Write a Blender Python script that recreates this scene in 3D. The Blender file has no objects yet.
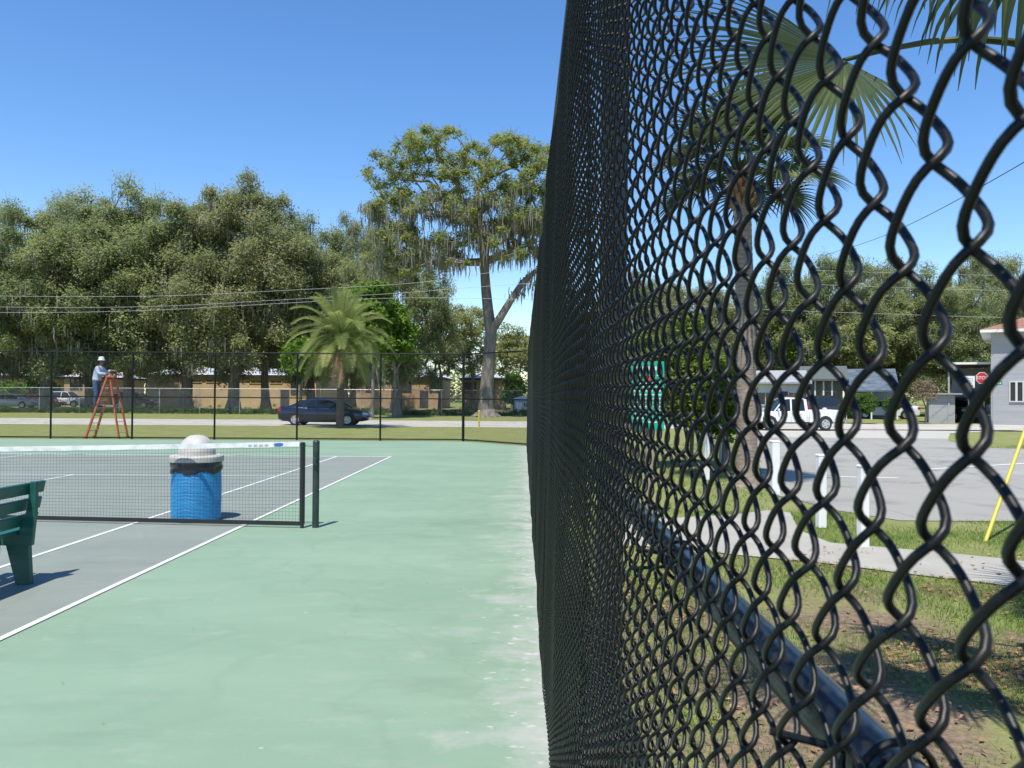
import bpy, bmesh, math, random
import numpy as np
from mathutils import Vector, Matrix, Euler
R = math.radians
PI = math.pi
scene = bpy.context.scene
COL = scene.collection
random.seed(7)
rng = np.random.default_rng(7)

# ------------------------------------------------------------------ camera
F = 800.0
CAMZ = 1.65
pitch, yaw, roll = math.atan(11.0 / F), math.atan(11.0 / F), R(0.36)
cam_d = bpy.data.cameras.new('camera')
cam = bpy.data.objects.new('camera', cam_d)
COL.objects.link(cam)
CM = Matrix.Rotation(yaw, 4, 'Z') @ Matrix.Rotation(PI / 2 + pitch, 4, 'X') @ Matrix.Rotation(roll, 4, 'Z')
CM = Matrix.Translation((0, 0, CAMZ)) @ CM
cam.matrix_world = CM
cam_d.sensor_width = 36.0
cam_d.lens = F / 1024 * 36
cam_d.clip_start = 0.02
cam_d.clip_end = 5000
scene.camera = cam
cam_d.dof.use_dof = True; cam_d.dof.focus_distance = 7.0; cam_d.dof.aperture_fstop = 26.0


def ray(px, py):
    return (CM.to_3x3() @ Vector(((px - 512) / F, -(py - 384) / F, -1.0)))


def at(px, py, Y):
    """world point seen at this pixel, Y metres ahead"""
    d = ray(px, py)
    t = Y / d.y
    return Vector((0, 0, CAMZ)) + d * t


def gr(px, py, z=0.0):
    d = ray(px, py)
    t = (z - CAMZ) / d.z
    return Vector((0, 0, CAMZ)) + d * t


def X_at(px, Y):
    return at(px, 395, Y).x


def Z_at(px, py, Y):
    return at(px, py, Y).z


# ------------------------------------------------------------------ materials
def new_mat(name):
    m = bpy.data.materials.new(name)
    m.use_nodes = True
    nt = m.node_tree
    return m, nt, nt.nodes['Principled BSDF']


def mat(name, col, rough=0.6, metal=0.0, col2=None, scale=8.0, detail=4.0, bump=0.0, bscale=None, spec=0.5, coat=0.0, stretch=None,
        lo=0.35, hi=0.65, col3=None, scale3=1.0, rvar=0.0):
    m, nt, b = new_mat(name)
    b.inputs['Base Color'].default_value = (*col, 1)
    b.inputs['Roughness'].default_value = rough
    b.inputs['Metallic'].default_value = metal
    b.inputs['Specular IOR Level'].default_value = spec
    b.inputs['Coat Weight'].default_value = coat
    tc = nt.nodes.new('ShaderNodeTexCoord')
    src = tc.outputs['Object']
    if stretch:
        mp = nt.nodes.new('ShaderNodeMapping')
        mp.inputs['Scale'].default_value = stretch
        nt.links.new(src, mp.inputs['Vector'])
        src = mp.outputs['Vector']
    if col2 is not None:
        n = nt.nodes.new('ShaderNodeTexNoise')
        n.inputs['Scale'].default_value = scale
        n.inputs['Detail'].default_value = detail
        nt.links.new(src, n.inputs['Vector'])
        r = nt.nodes.new('ShaderNodeValToRGB')
        r.color_ramp.elements[0].position = lo
        r.color_ramp.elements[1].position = hi
        r.color_ramp.elements[0].color = (*col, 1)
        r.color_ramp.elements[1].color = (*col2, 1)
        nt.links.new(n.outputs['Fac'], r.inputs['Fac'])
        out = r.outputs['Color']
        if col3 is not None:
            n3 = nt.nodes.new('ShaderNodeTexNoise')
            n3.inputs['Scale'].default_value = scale3
            n3.inputs['Detail'].default_value = 5
            nt.links.new(src, n3.inputs['Vector'])
            r3 = nt.nodes.new('ShaderNodeValToRGB')
            r3.color_ramp.elements[0].position = 0.42
            r3.color_ramp.elements[1].position = 0.62
            nt.links.new(n3.outputs['Fac'], r3.inputs['Fac'])
            mx = nt.nodes.new('ShaderNodeMix')
            mx.data_type = 'RGBA'
            nt.links.new(r3.outputs['Color'], mx.inputs[0])
            nt.links.new(out, mx.inputs[6])
            mx.inputs[7].default_value = (*col3, 1)
            out = mx.outputs[2]
        nt.links.new(out, b.inputs['Base Color'])
        if rvar:
            mr = nt.nodes.new('ShaderNodeMapRange')
            mr.inputs['To Min'].default_value = max(0.02, rough - rvar)
            mr.inputs['To Max'].default_value = rough + rvar
            nt.links.new(n.outputs['Fac'], mr.inputs['Value'])
            nt.links.new(mr.outputs['Result'], b.inputs['Roughness'])
    if bump:
        nb = nt.nodes.new('ShaderNodeTexNoise')
        nb.inputs['Scale'].default_value = bscale or scale * 2
        nb.inputs['Detail'].default_value = 6
        nt.links.new(src, nb.inputs['Vector'])
        bp = nt.nodes.new('ShaderNodeBump')
        bp.inputs['Strength'].default_value = bump
        bp.inputs['Distance'].default_value = 0.02
        nt.links.new(nb.outputs['Fac'], bp.inputs['Height'])
        nt.links.new(bp.outputs['Normal'], b.inputs['Normal'])
    return m


def leaf_mat(name, ca, cb, cc=None, trans=0.35, nscale=0.35, rough=0.55):
    """leaf colours: large clumps vary by noise, single leaves by island"""
    m, nt, b = new_mat(name)
    N, L = nt.nodes, nt.links
    tc = N.new('ShaderNodeTexCoord')
    n = N.new('ShaderNodeTexNoise')
    n.inputs['Scale'].default_value = nscale
    n.inputs['Detail'].default_value = 3
    L.new(tc.outputs['Object'], n.inputs['Vector'])
    geo = N.new('ShaderNodeNewGeometry')
    ad = N.new('ShaderNodeMath'); ad.operation = 'MULTIPLY_ADD'
    L.new(geo.outputs['Random Per Island'], ad.inputs[0]); ad.inputs[1].default_value = 0.28
    mm = N.new('ShaderNodeMath'); mm.operation = 'MULTIPLY_ADD'
    L.new(n.outputs['Fac'], mm.inputs[0]); mm.inputs[1].default_value = 1.6; mm.inputs[2].default_value = -0.42
    L.new(mm.outputs[0], ad.inputs[2])
    r = N.new('ShaderNodeValToRGB')
    r.color_ramp.elements[0].position = 0.2
    r.color_ramp.elements[0].color = (*ca, 1)
    r.color_ramp.elements[1].position = 0.75
    r.color_ramp.elements[1].color = (*cb, 1)
    if cc:
        e = r.color_ramp.elements.new(0.92); e.color = (*cc, 1)
    L.new(ad.outputs[0], r.inputs['Fac'])
    L.new(r.outputs['Color'], b.inputs['Base Color'])
    b.inputs['Roughness'].default_value = rough
    b.inputs['Specular IOR Level'].default_value = 0.12
    t = N.new('ShaderNodeBsdfTranslucent')
    L.new(r.outputs['Color'], t.inputs['Color'])
    mix = N.new('ShaderNodeMixShader'); mix.inputs[0].default_value = trans
    L.new(b.outputs[0], mix.inputs[1]); L.new(t.outputs[0], mix.inputs[2])
    L.new(mix.outputs[0], N['Material Output'].inputs['Surface'])
    return m


# ------------------------------------------------------------------ mesh helpers
class MB:
    """collects shapes and links them as ONE mesh object"""
    def __init__(s):
        s.v = []; s.f = []

    def add(s, vs, fs):
        o = len(s.v)
        s.v.extend([tuple(p) for p in vs])
        s.f.extend([tuple(i + o for i in f) for f in fs])
        return s

    def box(s, c, size, rot=None, taper=1.0):
        x, y, z = size[0] / 2, size[1] / 2, size[2] / 2
        vs = [Vector((sx * x * (taper if sz > 0 else 1), sy * y * (taper if sz > 0 else 1), sz * z)) for sz in (-1, 1) for sx, sy in ((-1, -1), (1, -1), (1, 1), (-1, 1))]
        if rot is not None:
            M = rot if isinstance(rot, Matrix) else Euler(rot).to_matrix()
            vs = [M @ v for v in vs]
        vs = [v + Vector(c) for v in vs]
        return s.add(vs, [(3, 2, 1, 0), (4, 5, 6, 7), (0, 1, 5, 4), (1, 2, 6, 5), (2, 3, 7, 6), (3, 0, 4, 7)])

    def beam(s, a, b, w, h, up=(0, 0, 1)):
        a, b = Vector(a), Vector(b)
        d = (b - a); L = d.length; d.normalize()
        u = Vector(up)
        if abs(d.dot(u)) > 0.98: u = Vector((1, 0, 0))
        sx = d.cross(u).normalized(); sz = sx.cross(d).normalized()
        M = Matrix((sx, d, sz)).transposed()
        return s.box((a + b) / 2, (w, L, h), M)

    def tube(s, pts, rad, n=8, caps=True):
        pts = [Vector(p) for p in pts]
        if not hasattr(rad, '__len__'): rad = [rad] * len(pts)
        vs = []; fs = []
        prev = None
        for i, p in enumerate(pts):
            a = pts[max(0, i - 1)]; b = pts[min(len(pts) - 1, i + 1)]
            d = (b - a)
            if d.length < 1e-9: d = Vector((0, 0, 1))
            d.normalize()
            if prev is None:
                u = Vector((0, 0, 1)) if abs(d.z) < 0.9 else Vector((1, 0, 0))
                sx = d.cross(u).normalized()
            else:
                sx = (prev - d * prev.dot(d)).normalized()
            prev = sx
            sy = d.cross(sx)
            for k in range(n):
                t = 2 * PI * k / n
                vs.append(p + (sx * math.cos(t) + sy * math.sin(t)) * rad[i])
        for i in range(len(pts) - 1):
            for k in range(n):
                k2 = (k + 1) % n
                fs.append((i * n + k, i * n + k2, (i + 1) * n + k2, (i + 1) * n + k))
        if caps:
            fs.append(tuple(reversed(range(n))))
            fs.append(tuple((len(pts) - 1) * n + k for k in range(n)))
        return s.add(vs, fs)

    def lathe(s, prof, n=24, c=(0, 0, 0)):
        vs = []; fs = []
        for r, z in prof:
            for k in range(n):
                t = 2 * PI * k / n
                vs.append((c[0] + r * math.cos(t), c[1] + r * math.sin(t), c[2] + z))
        for i in range(len(prof) - 1):
            for k in range(n):
                k2 = (k + 1) % n
                fs.append((i * n + k, i * n + k2, (i + 1) * n + k2, (i + 1) * n + k))
        fs.append(tuple(reversed(range(n))))
        fs.append(tuple((len(prof) - 1) * n + k for k in range(n)))
        return s.add(vs, fs)

    def prism(s, poly, y0, y1, axis='y'):
        """poly in (x,z) extruded along y (or in (x,y) along z, or (y,z) along x)"""
        n = len(poly)
        def P(a, b, t):
            return {'y': (a, t, b), 'z': (a, b, t), 'x': (t, a, b)}[axis]
        vs = [P(a, b, y0) for a, b in poly] + [P(a, b, y1) for a, b in poly]
        fs = [tuple(range(n)), tuple(reversed(range(n, 2 * n)))]
        for k in range(n):
            k2 = (k + 1) % n
            fs.append((k, n + k, n + k2, k2))
        return s.add(vs, fs)

    def build(s, name, m, parent=None, smooth=False, bevel=0.0, subsurf=0, fixn=True):
        me = bpy.data.meshes.new(name)
        me.from_pydata([tuple(p) for p in s.v], [], s.f)
        if fixn and len(s.f) < 60000:
            bm = bmesh.new(); bm.from_mesh(me)
            bmesh.ops.recalc_face_normals(bm, faces=bm.faces)
            bm.to_mesh(me); bm.free()
        me.materials.append(m)
        o = bpy.data.objects.new(name, me)
        COL.objects.link(o)
        if parent: o.parent = parent
        if smooth:
            me.polygons.foreach_set('use_smooth', [True] * len(me.polygons))
            try:
                me.set_sharp_from_angle(angle=R(40))
            except Exception: pass
        if bevel:
            md = o.modifiers.new('bevel', 'BEVEL'); md.width = bevel; md.segments = 2; md.limit_method = 'ANGLE'
        if subsurf:
            md = o.modifiers.new('sub', 'SUBSURF'); md.levels = subsurf; md.render_levels = subsurf
        return o


def np_mesh(name, verts, faces, m, parent=None, smooth=False, mats=None, fmat=None):
    """verts (N,3), faces (M,k) numpy"""
    me = bpy.data.meshes.new(name)
    verts = np.asarray(verts, dtype=np.float32); faces = np.asarray(faces, dtype=np.int32)
    k = faces.shape[1]
    me.vertices.add(len(verts)); me.vertices.foreach_set('co', verts.ravel())
    me.loops.add(faces.size); me.loops.foreach_set('vertex_index', faces.ravel())
    me.polygons.add(len(faces)); me.polygons.foreach_set('loop_start', np.arange(0, faces.size, k, dtype=np.int32))
    me.update(calc_edges=True)
    me.materials.append(m)
    for x in (mats or []): me.materials.append(x)
    if fmat is not None: me.polygons.foreach_set('material_index', np.asarray(fmat, dtype=np.int32))
    if smooth: me.polygons.foreach_set('use_smooth', np.ones(len(faces), dtype=bool))
    o = bpy.data.objects.new(name, me)
    COL.objects.link(o)
    if parent: o.parent = parent
    return o


def tag(o, label=None, cat=None, group=None, kind=None):
    if label: o['label'] = label
    if cat: o['category'] = cat
    if group: o['group'] = group
    if kind: o['kind'] = kind
    return o


def thing(name, label, cat, loc=(0, 0, 0), rz=0.0, group=None):
    o = bpy.data.objects.new(name, None)
    COL.objects.link(o)
    o.empty_display_size = 0.2
    o.location = loc; o.rotation_euler = (0, 0, rz)
    return tag(o, label, cat, group)


def dup(root, loc, rz=0.0, label=None, group=None, scale=None):
    def rec(o, parent):
        c = o.copy(); COL.objects.link(c); c.parent = parent
        for ch in list(o.children): rec(ch, c)
        return c
    r = rec(root, None)
    r.location = loc; r.rotation_euler = (0, 0, rz)
    if scale: r.scale = scale
    if label: r['label'] = label
    if group: r['group'] = group
    return r


def sheet(name, pts, z, m, label=None):
    bm = bmesh.new()
    vs = [bm.verts.new((p[0], p[1], z)) for p in pts]
    f = bm.faces.new(vs)
    if f.normal.z < 0: f.normal_flip()
    bm.normal_update()
    if f.normal.z < 0: f.normal_flip()
    bmesh.ops.triangulate(bm, faces=[f])
    me = bpy.data.meshes.new(name); bm.to_mesh(me); bm.free()
    me.materials.append(m)
    o = bpy.data.objects.new(name, me); COL.objects.link(o)
    o['kind'] = 'structure'
    return o


def text_mesh(name, txt, size, m, parent, matrix, extrude=0.002):
    cu = bpy.data.curves.new(name, 'FONT')
    cu.body = txt; cu.size = size; cu.align_x = 'CENTER'; cu.align_y = 'CENTER'; cu.extrude = extrude
    t = bpy.data.objects.new(name + '_src', cu); COL.objects.link(t)
    dg = bpy.context.evaluated_depsgraph_get()
    me = bpy.data.meshes.new_from_object(t.evaluated_get(dg))
    bpy.data.objects.remove(t); bpy.data.curves.remove(cu)
    me.materials.clear(); me.materials.append(m)
    o = bpy.data.objects.new(name, me); COL.objects.link(o)
    o.parent = parent; o.matrix_local = matrix
    return o


# ------------------------------------------------------------------ light
SUN = Vector((-0.13, -0.43, 1.0)).normalized()
w = bpy.data.worlds.new('World'); scene.world = w; w.use_nodes = True
wn = w.node_tree
bg = wn.nodes['Background']
sky = wn.nodes.new('ShaderNodeTexSky'); sky.sky_type = 'NISHITA'; sky.sun_disc = False
sky.sun_elevation = math.asin(SUN.z); sky.sun_rotation = math.atan2(SUN.x, SUN.y) % (2 * PI)
sky.air_density = 1.0; sky.dust_density = 0.15; sky.ozone_density = 2.5; sky.altitude = 0
hsv = wn.nodes.new('ShaderNodeHueSaturation'); hsv.inputs['Saturation'].default_value = 1.24; hsv.inputs['Hue'].default_value = 0.505
wn.links.new(sky.outputs[0], hsv.inputs['Color'])
wn.links.new(hsv.outputs[0], bg.inputs[0]); bg.inputs[1].default_value = 0.136
sl = bpy.data.lights.new('sun', 'SUN'); sl.energy = 4.2; sl.angle = R(0.5); sl.color = (1.0, 0.94, 0.85)
so = bpy.data.objects.new('sun', sl); COL.objects.link(so)
so.rotation_euler = SUN.to_track_quat('Z', 'Y').to_euler()
so.location = (0, 0, 40)
scene.view_settings.view_transform = 'Standard'; scene.view_settings.look = 'None'
scene.view_settings.gamma = 1; scene.view_settings.use_curve_mapping = False
scene.view_settings.exposure = 0.6
scene.cycles.max_bounces = 8; scene.cycles.diffuse_bounces = 5; scene.cycles.glossy_bounces = 3
scene.cycles.transmission_bounces = 4; scene.cycles.transparent_max_bounces = 8
scene.cycles.use_denoising = True
scene.cycles.caustics_reflective = False; scene.cycles.caustics_refractive = False
# ------------------------------------------------------------------ the ground and everything painted on it
BIG = 1500
G1 = (0.115, 0.150, 0.035); G2 = (0.27, 0.275, 0.115)


def ground_mat():
    m, nt, b = new_mat('grass_and_dirt')
    N, L = nt.nodes, nt.links
    tc = N.new('ShaderNodeTexCoord')
    def noise(sc, det=5, rough=0.6):
        n = N.new('ShaderNodeTexNoise'); n.inputs['Scale'].default_value = sc; n.inputs['Detail'].default_value = det
        n.inputs['Roughness'].default_value = rough
        L.new(tc.outputs['Object'], n.inputs['Vector']); return n.outputs['Fac']
    def ramp(fac, a, ca, b_, cb):
        r = N.new('ShaderNodeValToRGB')
        r.color_ramp.elements[0].position = a; r.color_ramp.elements[0].color = (*ca, 1)
        r.color_ramp.elements[1].position = b_; r.color_ramp.elements[1].color = (*cb, 1)
        L.new(fac, r.inputs['Fac']); return r.outputs['Color']
    def mix(f, a, b_):
        x = N.new('ShaderNodeMix'); x.data_type = 'RGBA'
        L.new(f, x.inputs[0]); L.new(a, x.inputs[6]); L.new(b_, x.inputs[7]); return x.outputs[2]
    grass = ramp(noise(14, 8), 0.3, (0.15, 0.185, 0.05), 0.7, G2)
    grass2 = ramp(noise(1.2, 4), 0.35, (0.14, 0.19, 0.045), 0.7, (0.29, 0.275, 0.13))
    g = mix(noise(3.0, 4), grass, grass2)
    dirt = ramp(noise(22, 8), 0.3, (0.10, 0.072, 0.05), 0.75, (0.33, 0.25, 0.175))
    mask = ramp(noise(0.55, 6), 0.50, (0, 0, 0), 0.60, (1, 1, 1))
    # more bare earth close under the near fence
    sep = N.new('ShaderNodeSeparateXYZ'); L.new(tc.outputs['Object'], sep.inputs[0])
    mr = N.new('ShaderNodeMapRange'); mr.inputs['From Min'].default_value = 8.5; mr.inputs['From Max'].default_value = 5.0
    mr.inputs['To Min'].default_value = 0.0; mr.inputs['To Max'].default_value = 0.20
    L.new(sep.outputs['Y'], mr.inputs['Value'])
    n2 = noise(0.9, 6)
    ad = N.new('ShaderNodeMath'); ad.operation = 'ADD'; L.new(n2, ad.inputs[0]); L.new(mr.outputs[0], ad.inputs[1])
    mask2 = ramp(ad.outputs[0], 0.56, (0, 0, 0), 0.70, (1, 1, 1))
    g = mix(mask2, g, dirt)
    L.new(g, b.inputs['Base Color'])
    b.inputs['Roughness'].default_value = 0.95; b.inputs['Specular IOR Level'].default_value = 0.1
    bp = N.new('ShaderNodeBump'); bp.inputs['Strength'].default_value = 0.7; bp.inputs['Distance'].default_value = 0.03
    L.new(noise(40, 6), bp.inputs['Height']); L.new(bp.outputs[0], b.inputs['Normal'])
    return m


sheet('ground', [(-BIG, -200), (BIG, -200), (BIG, 2 * BIG), (-BIG, 2 * BIG)], 0.0, ground_mat())


def court_mat(name, base, light, dust, edge=False):
    m, nt, b = new_mat(name)
    N, L = nt.nodes, nt.links
    tc = N.new('ShaderNodeTexCoord')
    def noise(sc, det=5, st=None, rough=0.55):
        n = N.new('ShaderNodeTexNoise'); n.inputs['Scale'].default_value = sc; n.inputs['Detail'].default_value = det
        n.inputs['Roughness'].default_value = rough
        if st:
            mp = N.new('ShaderNodeMapping'); mp.inputs['Scale'].default_value = st
            L.new(tc.outputs['Object'], mp.inputs['Vector']); L.new(mp.outputs[0], n.inputs['Vector'])
        else:
            L.new(tc.outputs['Object'], n.inputs['Vector'])
        return n.outputs['Fac']
    def ramp(fac, a, ca, b_, cb):
        r = N.new('ShaderNodeValToRGB')
        r.color_ramp.elements[0].position = a; r.color_ramp.elements[0].color = (*ca, 1)
        r.color_ramp.elements[1].position = b_; r.color_ramp.elements[1].color = (*cb, 1)
        L.new(fac, r.inputs['Fac']); return r.outputs['Color']
    def mix(f, a, b_):
        x = N.new('ShaderNodeMix'); x.data_type = 'RGBA'
        L.new(f, x.inputs[0])
        if isinstance(a, tuple): x.inputs[6].default_value = (*a, 1)
        else: L.new(a, x.inputs[6])
        if isinstance(b_, tuple): x.inputs[7].default_value = (*b_, 1)
        else: L.new(b_, x.inputs[7])
        return x.outputs[2]
    c = ramp(noise(0.7, 6, (0.5, 1.2, 1)), 0.3, base, 0.72, light)
    c = mix(ramp(noise(3.5, 8, (0.6, 1.5, 1), 0.7), 0.50, (0, 0, 0), 0.80, (0.55, 0.55, 0.55)), c, dust)
    c = mix(ramp(noise(90, 2), 0.25, (0.12, 0.12, 0.12), 0.45, (0, 0, 0)), c, tuple(x * 0.6 for x in base))
    c = mix(ramp(noise(1.9, 7, (0.35, 1.0, 1), 0.62), 0.26, (0.35, 0.35, 0.35), 0.42, (0, 0, 0)), c, tuple(x * 0.72 for x in base))
    # small scuffs and chips down to the pale layer
    c = mix(ramp(noise(7.0, 3, (1, 1.6, 1)), 0.745, (0, 0, 0), 0.76, (0.7, 0.7, 0.7)), c, (0.42, 0.41, 0.38))
    if edge:
        # sand and worn paint washed up along the fence line
        sep = N.new('ShaderNodeSeparateXYZ'); L.new(tc.outputs['Object'], sep.inputs[0])
        mr = N.new('ShaderNodeMapRange'); mr.inputs['From Min'].default_value = -1.5; mr.inputs['From Max'].default_value = 0.15
        L.new(sep.outputs['X'], mr.inputs['Value'])
        pw = N.new('ShaderNodeMath'); pw.operation = 'POWER'; L.new(mr.outputs[0], pw.inputs[0]); pw.inputs[1].default_value = 3.0
        ad = N.new('ShaderNodeMath'); ad.operation = 'MULTIPLY_ADD'; L.new(pw.outputs[0], ad.inputs[0]); ad.inputs[1].default_value = 0.30
        L.new(noise(2.2, 9, (0.8, 1.1, 1), 0.68), ad.inputs[2])
        c = mix(ramp(ad.outputs[0], 0.62, (0, 0, 0), 0.92, (0.85, 0.85, 0.85)), c, (0.40, 0.395, 0.365))
        ad2 = N.new('ShaderNodeMath'); ad2.operation = 'MULTIPLY_ADD'; L.new(pw.outputs[0], ad2.inputs[0]); ad2.inputs[1].default_value = 0.22
        L.new(noise(11, 4, (0.8, 1.2, 1), 0.55), ad2.inputs[2])
        c = mix(ramp(ad2.outputs[0], 0.755, (0, 0, 0), 0.83, (0.9, 0.9, 0.9)), c, (0.44, 0.43, 0.41))
    # grime in soft puddle rings and a few hairline cracks
    pr = N.new('ShaderNodeMath'); pr.operation = 'PINGPONG'; pr.inputs[1].default_value = 0.06
    L.new(noise(0.45, 3, None, 0.5), pr.inputs[0])
    c = mix(ramp(pr.outputs[0], 0.0, (0.16, 0.16, 0.16), 0.02, (0, 0, 0)), c, tuple(x * 0.80 for x in base))
    vo = N.new('ShaderNodeTexVoronoi'); vo.feature = 'DISTANCE_TO_EDGE'; vo.inputs['Scale'].default_value = 0.16
    ds = N.new('ShaderNodeVectorMath'); ds.operation = 'ADD'
    nz = N.new('ShaderNodeTexNoise'); nz.inputs['Scale'].default_value = 1.3; nz.inputs['Detail'].default_value = 8
    L.new(tc.outputs['Object'], nz.inputs['Vector']); L.new(tc.outputs['Object'], ds.inputs[0]); L.new(nz.outputs['Color'], ds.inputs[1]); L.new(ds.outputs[0], vo.inputs['Vector'])
    c = mix(ramp(vo.outputs['Distance'], 0.0005, (0.10, 0.10, 0.10), 0.0014, (0, 0, 0)), c, tuple(x * 0.45 for x in base))
    L.new(c, b.inputs['Base Color'])
    b.inputs['Roughness'].default_value = 0.75; b.inputs['Specular IOR Level'].default_value = 0.25
    bp = N.new('ShaderNodeBump'); bp.inputs['Strength'].default_value = 0.25; bp.inputs['Distance'].default_value = 0.004
    L.new(noise(160, 3), bp.inputs['Height']); L.new(bp.outputs[0], b.inputs['Normal'])
    return m


M_green = court_mat('court_green', (0.182, 0.272, 0.190), (0.224, 0.322, 0.228), (0.285, 0.345, 0.268), True)
M_grey = court_mat('court_grey', (0.185, 0.216, 0.186), (0.222, 0.250, 0.218), (0.27, 0.285, 0.25))
M_line = mat('line_paint', (0.62, 0.63, 0.62), 0.6, col2=(0.50, 0.52, 0.50), scale=5, lo=0.45, hi=0.8)

FY = 29.3
corner = gr(528.5, 446.5)
farp = [gr(x, 438.6 + (x - 0) * 0.0063) for x in (-199, -116, -33, 50, 131.5, 214, 296.5, 380, 463)] + [corner]
# court slab follows the fence line
sheet('court_surround', [(-34, -9), (0.17, -9), (0.17, corner.y)] + [(p.x, p.y) for p in reversed(farp[:-1])] + [(-34, farp[0].y)], 0.006, M_green)
XD, XS, YB, YN = -3.43, -4.84, 21.0, 10.0
XD2, XS2 = XD - 10.9, XS - 8.1
sheet('court_playing_area', [(XD2, -2.2), (XD, -2.2), (XD, YB), (XD2, YB)], 0.010, M_grey)
lines = MB()
def ln(x0, y0, x1, y1): lines.add([(x0, y0, 0.014), (x1, y0, 0.014), (x1, y1, 0.014), (x0, y1, 0.014)], [(0, 1, 2, 3)])
lw = 0.055
ln(XD - lw, -2.2, XD, YB); ln(XS - lw, -2.2, XS, YB - 0.1); ln(XD2, -2.2, XD2 + lw, YB); ln(XS2, -2.2, XS2 + lw, YB - 0.1)
ln(XD2 + lw, YB - 0.1, XD - lw, YB)
ln(XS2 + lw, 15.79, XS - lw, 15.85)
ln(-8.95, 3.6, -8.89, 15.79)
ln(XS2 + lw, 3.54, XS - lw, 3.6)
lo = lines.build('court_lines', M_line); lo['kind'] = 'structure'

M_conc = mat('concrete', (0.37, 0.355, 0.305), 0.85, col2=(0.44, 0.42, 0.36), scale=1.5, detail=8, bump=0.3, bscale=60, lo=0.3, hi=0.7)
M_road = mat('street_surface', (0.39, 0.37, 0.31), 0.85, col2=(0.46, 0.44, 0.375), scale=0.6, detail=8, bump=0.3, bscale=60, lo=0.3, hi=0.7, stretch=(0.15, 1, 1))
M_asph = mat('old_asphalt', (0.265, 0.262, 0.232), 0.9, col2=(0.33, 0.325, 0.288), scale=0.7, detail=10, bump=0.5, bscale=90, lo=0.3, hi=0.7, col3=(0.285, 0.28, 0.245), scale3=0.2)
def weather(m, scale=0.35, dark=0.55):
    """cracks and oil stains over an existing paving material"""
    nt = m.node_tree; N, L = nt.nodes, nt.links; b = N['Principled BSDF']
    src = b.inputs['Base Color'].links[0].from_socket
    tc = N.new('ShaderNodeTexCoord'); nz = N.new('ShaderNodeTexNoise'); nz.inputs['Scale'].default_value = 1.0; nz.inputs['Detail'].default_value = 9
    L.new(tc.outputs['Object'], nz.inputs['Vector'])
    ds = N.new('ShaderNodeVectorMath'); ds.operation = 'ADD'; L.new(tc.outputs['Object'], ds.inputs[0]); L.new(nz.outputs['Color'], ds.inputs[1])
    vo = N.new('ShaderNodeTexVoronoi'); vo.feature = 'DISTANCE_TO_EDGE'; vo.inputs['Scale'].default_value = scale; L.new(ds.outputs[0], vo.inputs['Vector'])
    r = N.new('ShaderNodeValToRGB'); r.color_ramp.elements[0].position = 0.003; r.color_ramp.elements[0].color = (dark, dark, dark, 1); r.color_ramp.elements[1].position = 0.012
    L.new(vo.outputs['Distance'], r.inputs['Fac'])
    n2 = N.new('ShaderNodeTexNoise'); n2.inputs['Scale'].default_value = 0.9; n2.inputs['Detail'].default_value = 6; L.new(tc.outputs['Object'], n2.inputs['Vector'])
    r2 = N.new('ShaderNodeValToRGB'); r2.color_ramp.elements[0].position = 0.30; r2.color_ramp.elements[0].color = (0.72, 0.72, 0.72, 1); r2.color_ramp.elements[1].position = 0.46
    L.new(n2.outputs['Fac'], r2.inputs['Fac'])
    prev = src
    for rr in (r, r2):
        mx = N.new('ShaderNodeMix'); mx.data_type = 'RGBA'; mx.blend_type = 'MULTIPLY'; mx.inputs[0].default_value = 1.0
        L.new(prev, mx.inputs[6]); L.new(rr.outputs['Color'], mx.inputs[7]); prev = mx.outputs[2]
    L.new(prev, b.inputs['Base Color'])


weather(M_asph, 0.35, 0.75); weather(M_road, 0.2, 0.7)
# main street running across
sheet('street', [(-400, 40.5), (400, 40.5), (400, 50.0), (-400, 50.0)], 0.008, M_road)
# side parking lot
lotp = [gr(*p) for p in ((752, 437.5), (757, 455), (764, 482), (778, 496), (800, 501), (838, 511), (900, 521), (1024, 522))]
lot = [(p.x, p.y) for p in lotp] + [(22, 10.6), (26, 24.5)]
lot += [tuple(gr(*p).xy) for p in ((1024, 449), (975, 448), (948, 441), (950, 433.5), (1024, 430.5))] + [(60, 38.5), (60, 40.5), (lotp[0].x, 40.5)]
sheet('parking_lot', lot, 0.008, M_asph)
apr = [tuple(gr(*p).xy) for p in ((752, 437.5), (948, 439.0), (950, 433.5), (1024, 430.5))] + [(60, 38.4), (60, 40.5), (lotp[0].x, 40.5)]
sheet('apron', apr, 0.012, M_conc)
pl = MB()
a, b_ = gr(800, 476.5), gr(900, 479)
d = Vector((0.0, 0.06, 0))
pl.add([(a.x, a.y, 0.013), (b_.x, b_.y, 0.013), (b_.x, b_.y + 0.16, 0.013), (a.x, a.y + 0.16, 0.013)], [(0, 1, 2, 3)])
a, b_ = gr(930, 470), gr(1060, 462)
pl.add([(a.x, a.y, 0.013), (b_.x, b_.y, 0.013), (b_.x, b_.y + 0.16, 0.013), (a.x, a.y + 0.16, 0.013)], [(0, 1, 2, 3)])
o = pl.build('parking_lines', M_line); o['kind'] = 'structure'
up = [(600, 523), (640, 521), (685, 518), (733, 515.5), (767, 511), (790, 513), (799, 531), (830, 543.5), (856, 546), (939, 553), (998, 559), (1060, 567), (1200, 590)]
dn = [(1200, 622), (1060, 596), (1024, 590), (986, 584), (909, 575), (856, 568), (815, 563), (737, 556), (700, 551), (640, 547), (600, 545)]
pathp = [tuple(gr(*p).xy) for p in up + dn]
sheet('footpath', pathp, 0.012, mat('path_concrete', (0.305, 0.295, 0.255), 0.9, col2=(0.375, 0.36, 0.31), scale=2.2, detail=9, bump=0.4, bscale=70, lo=0.3, hi=0.7))


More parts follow.
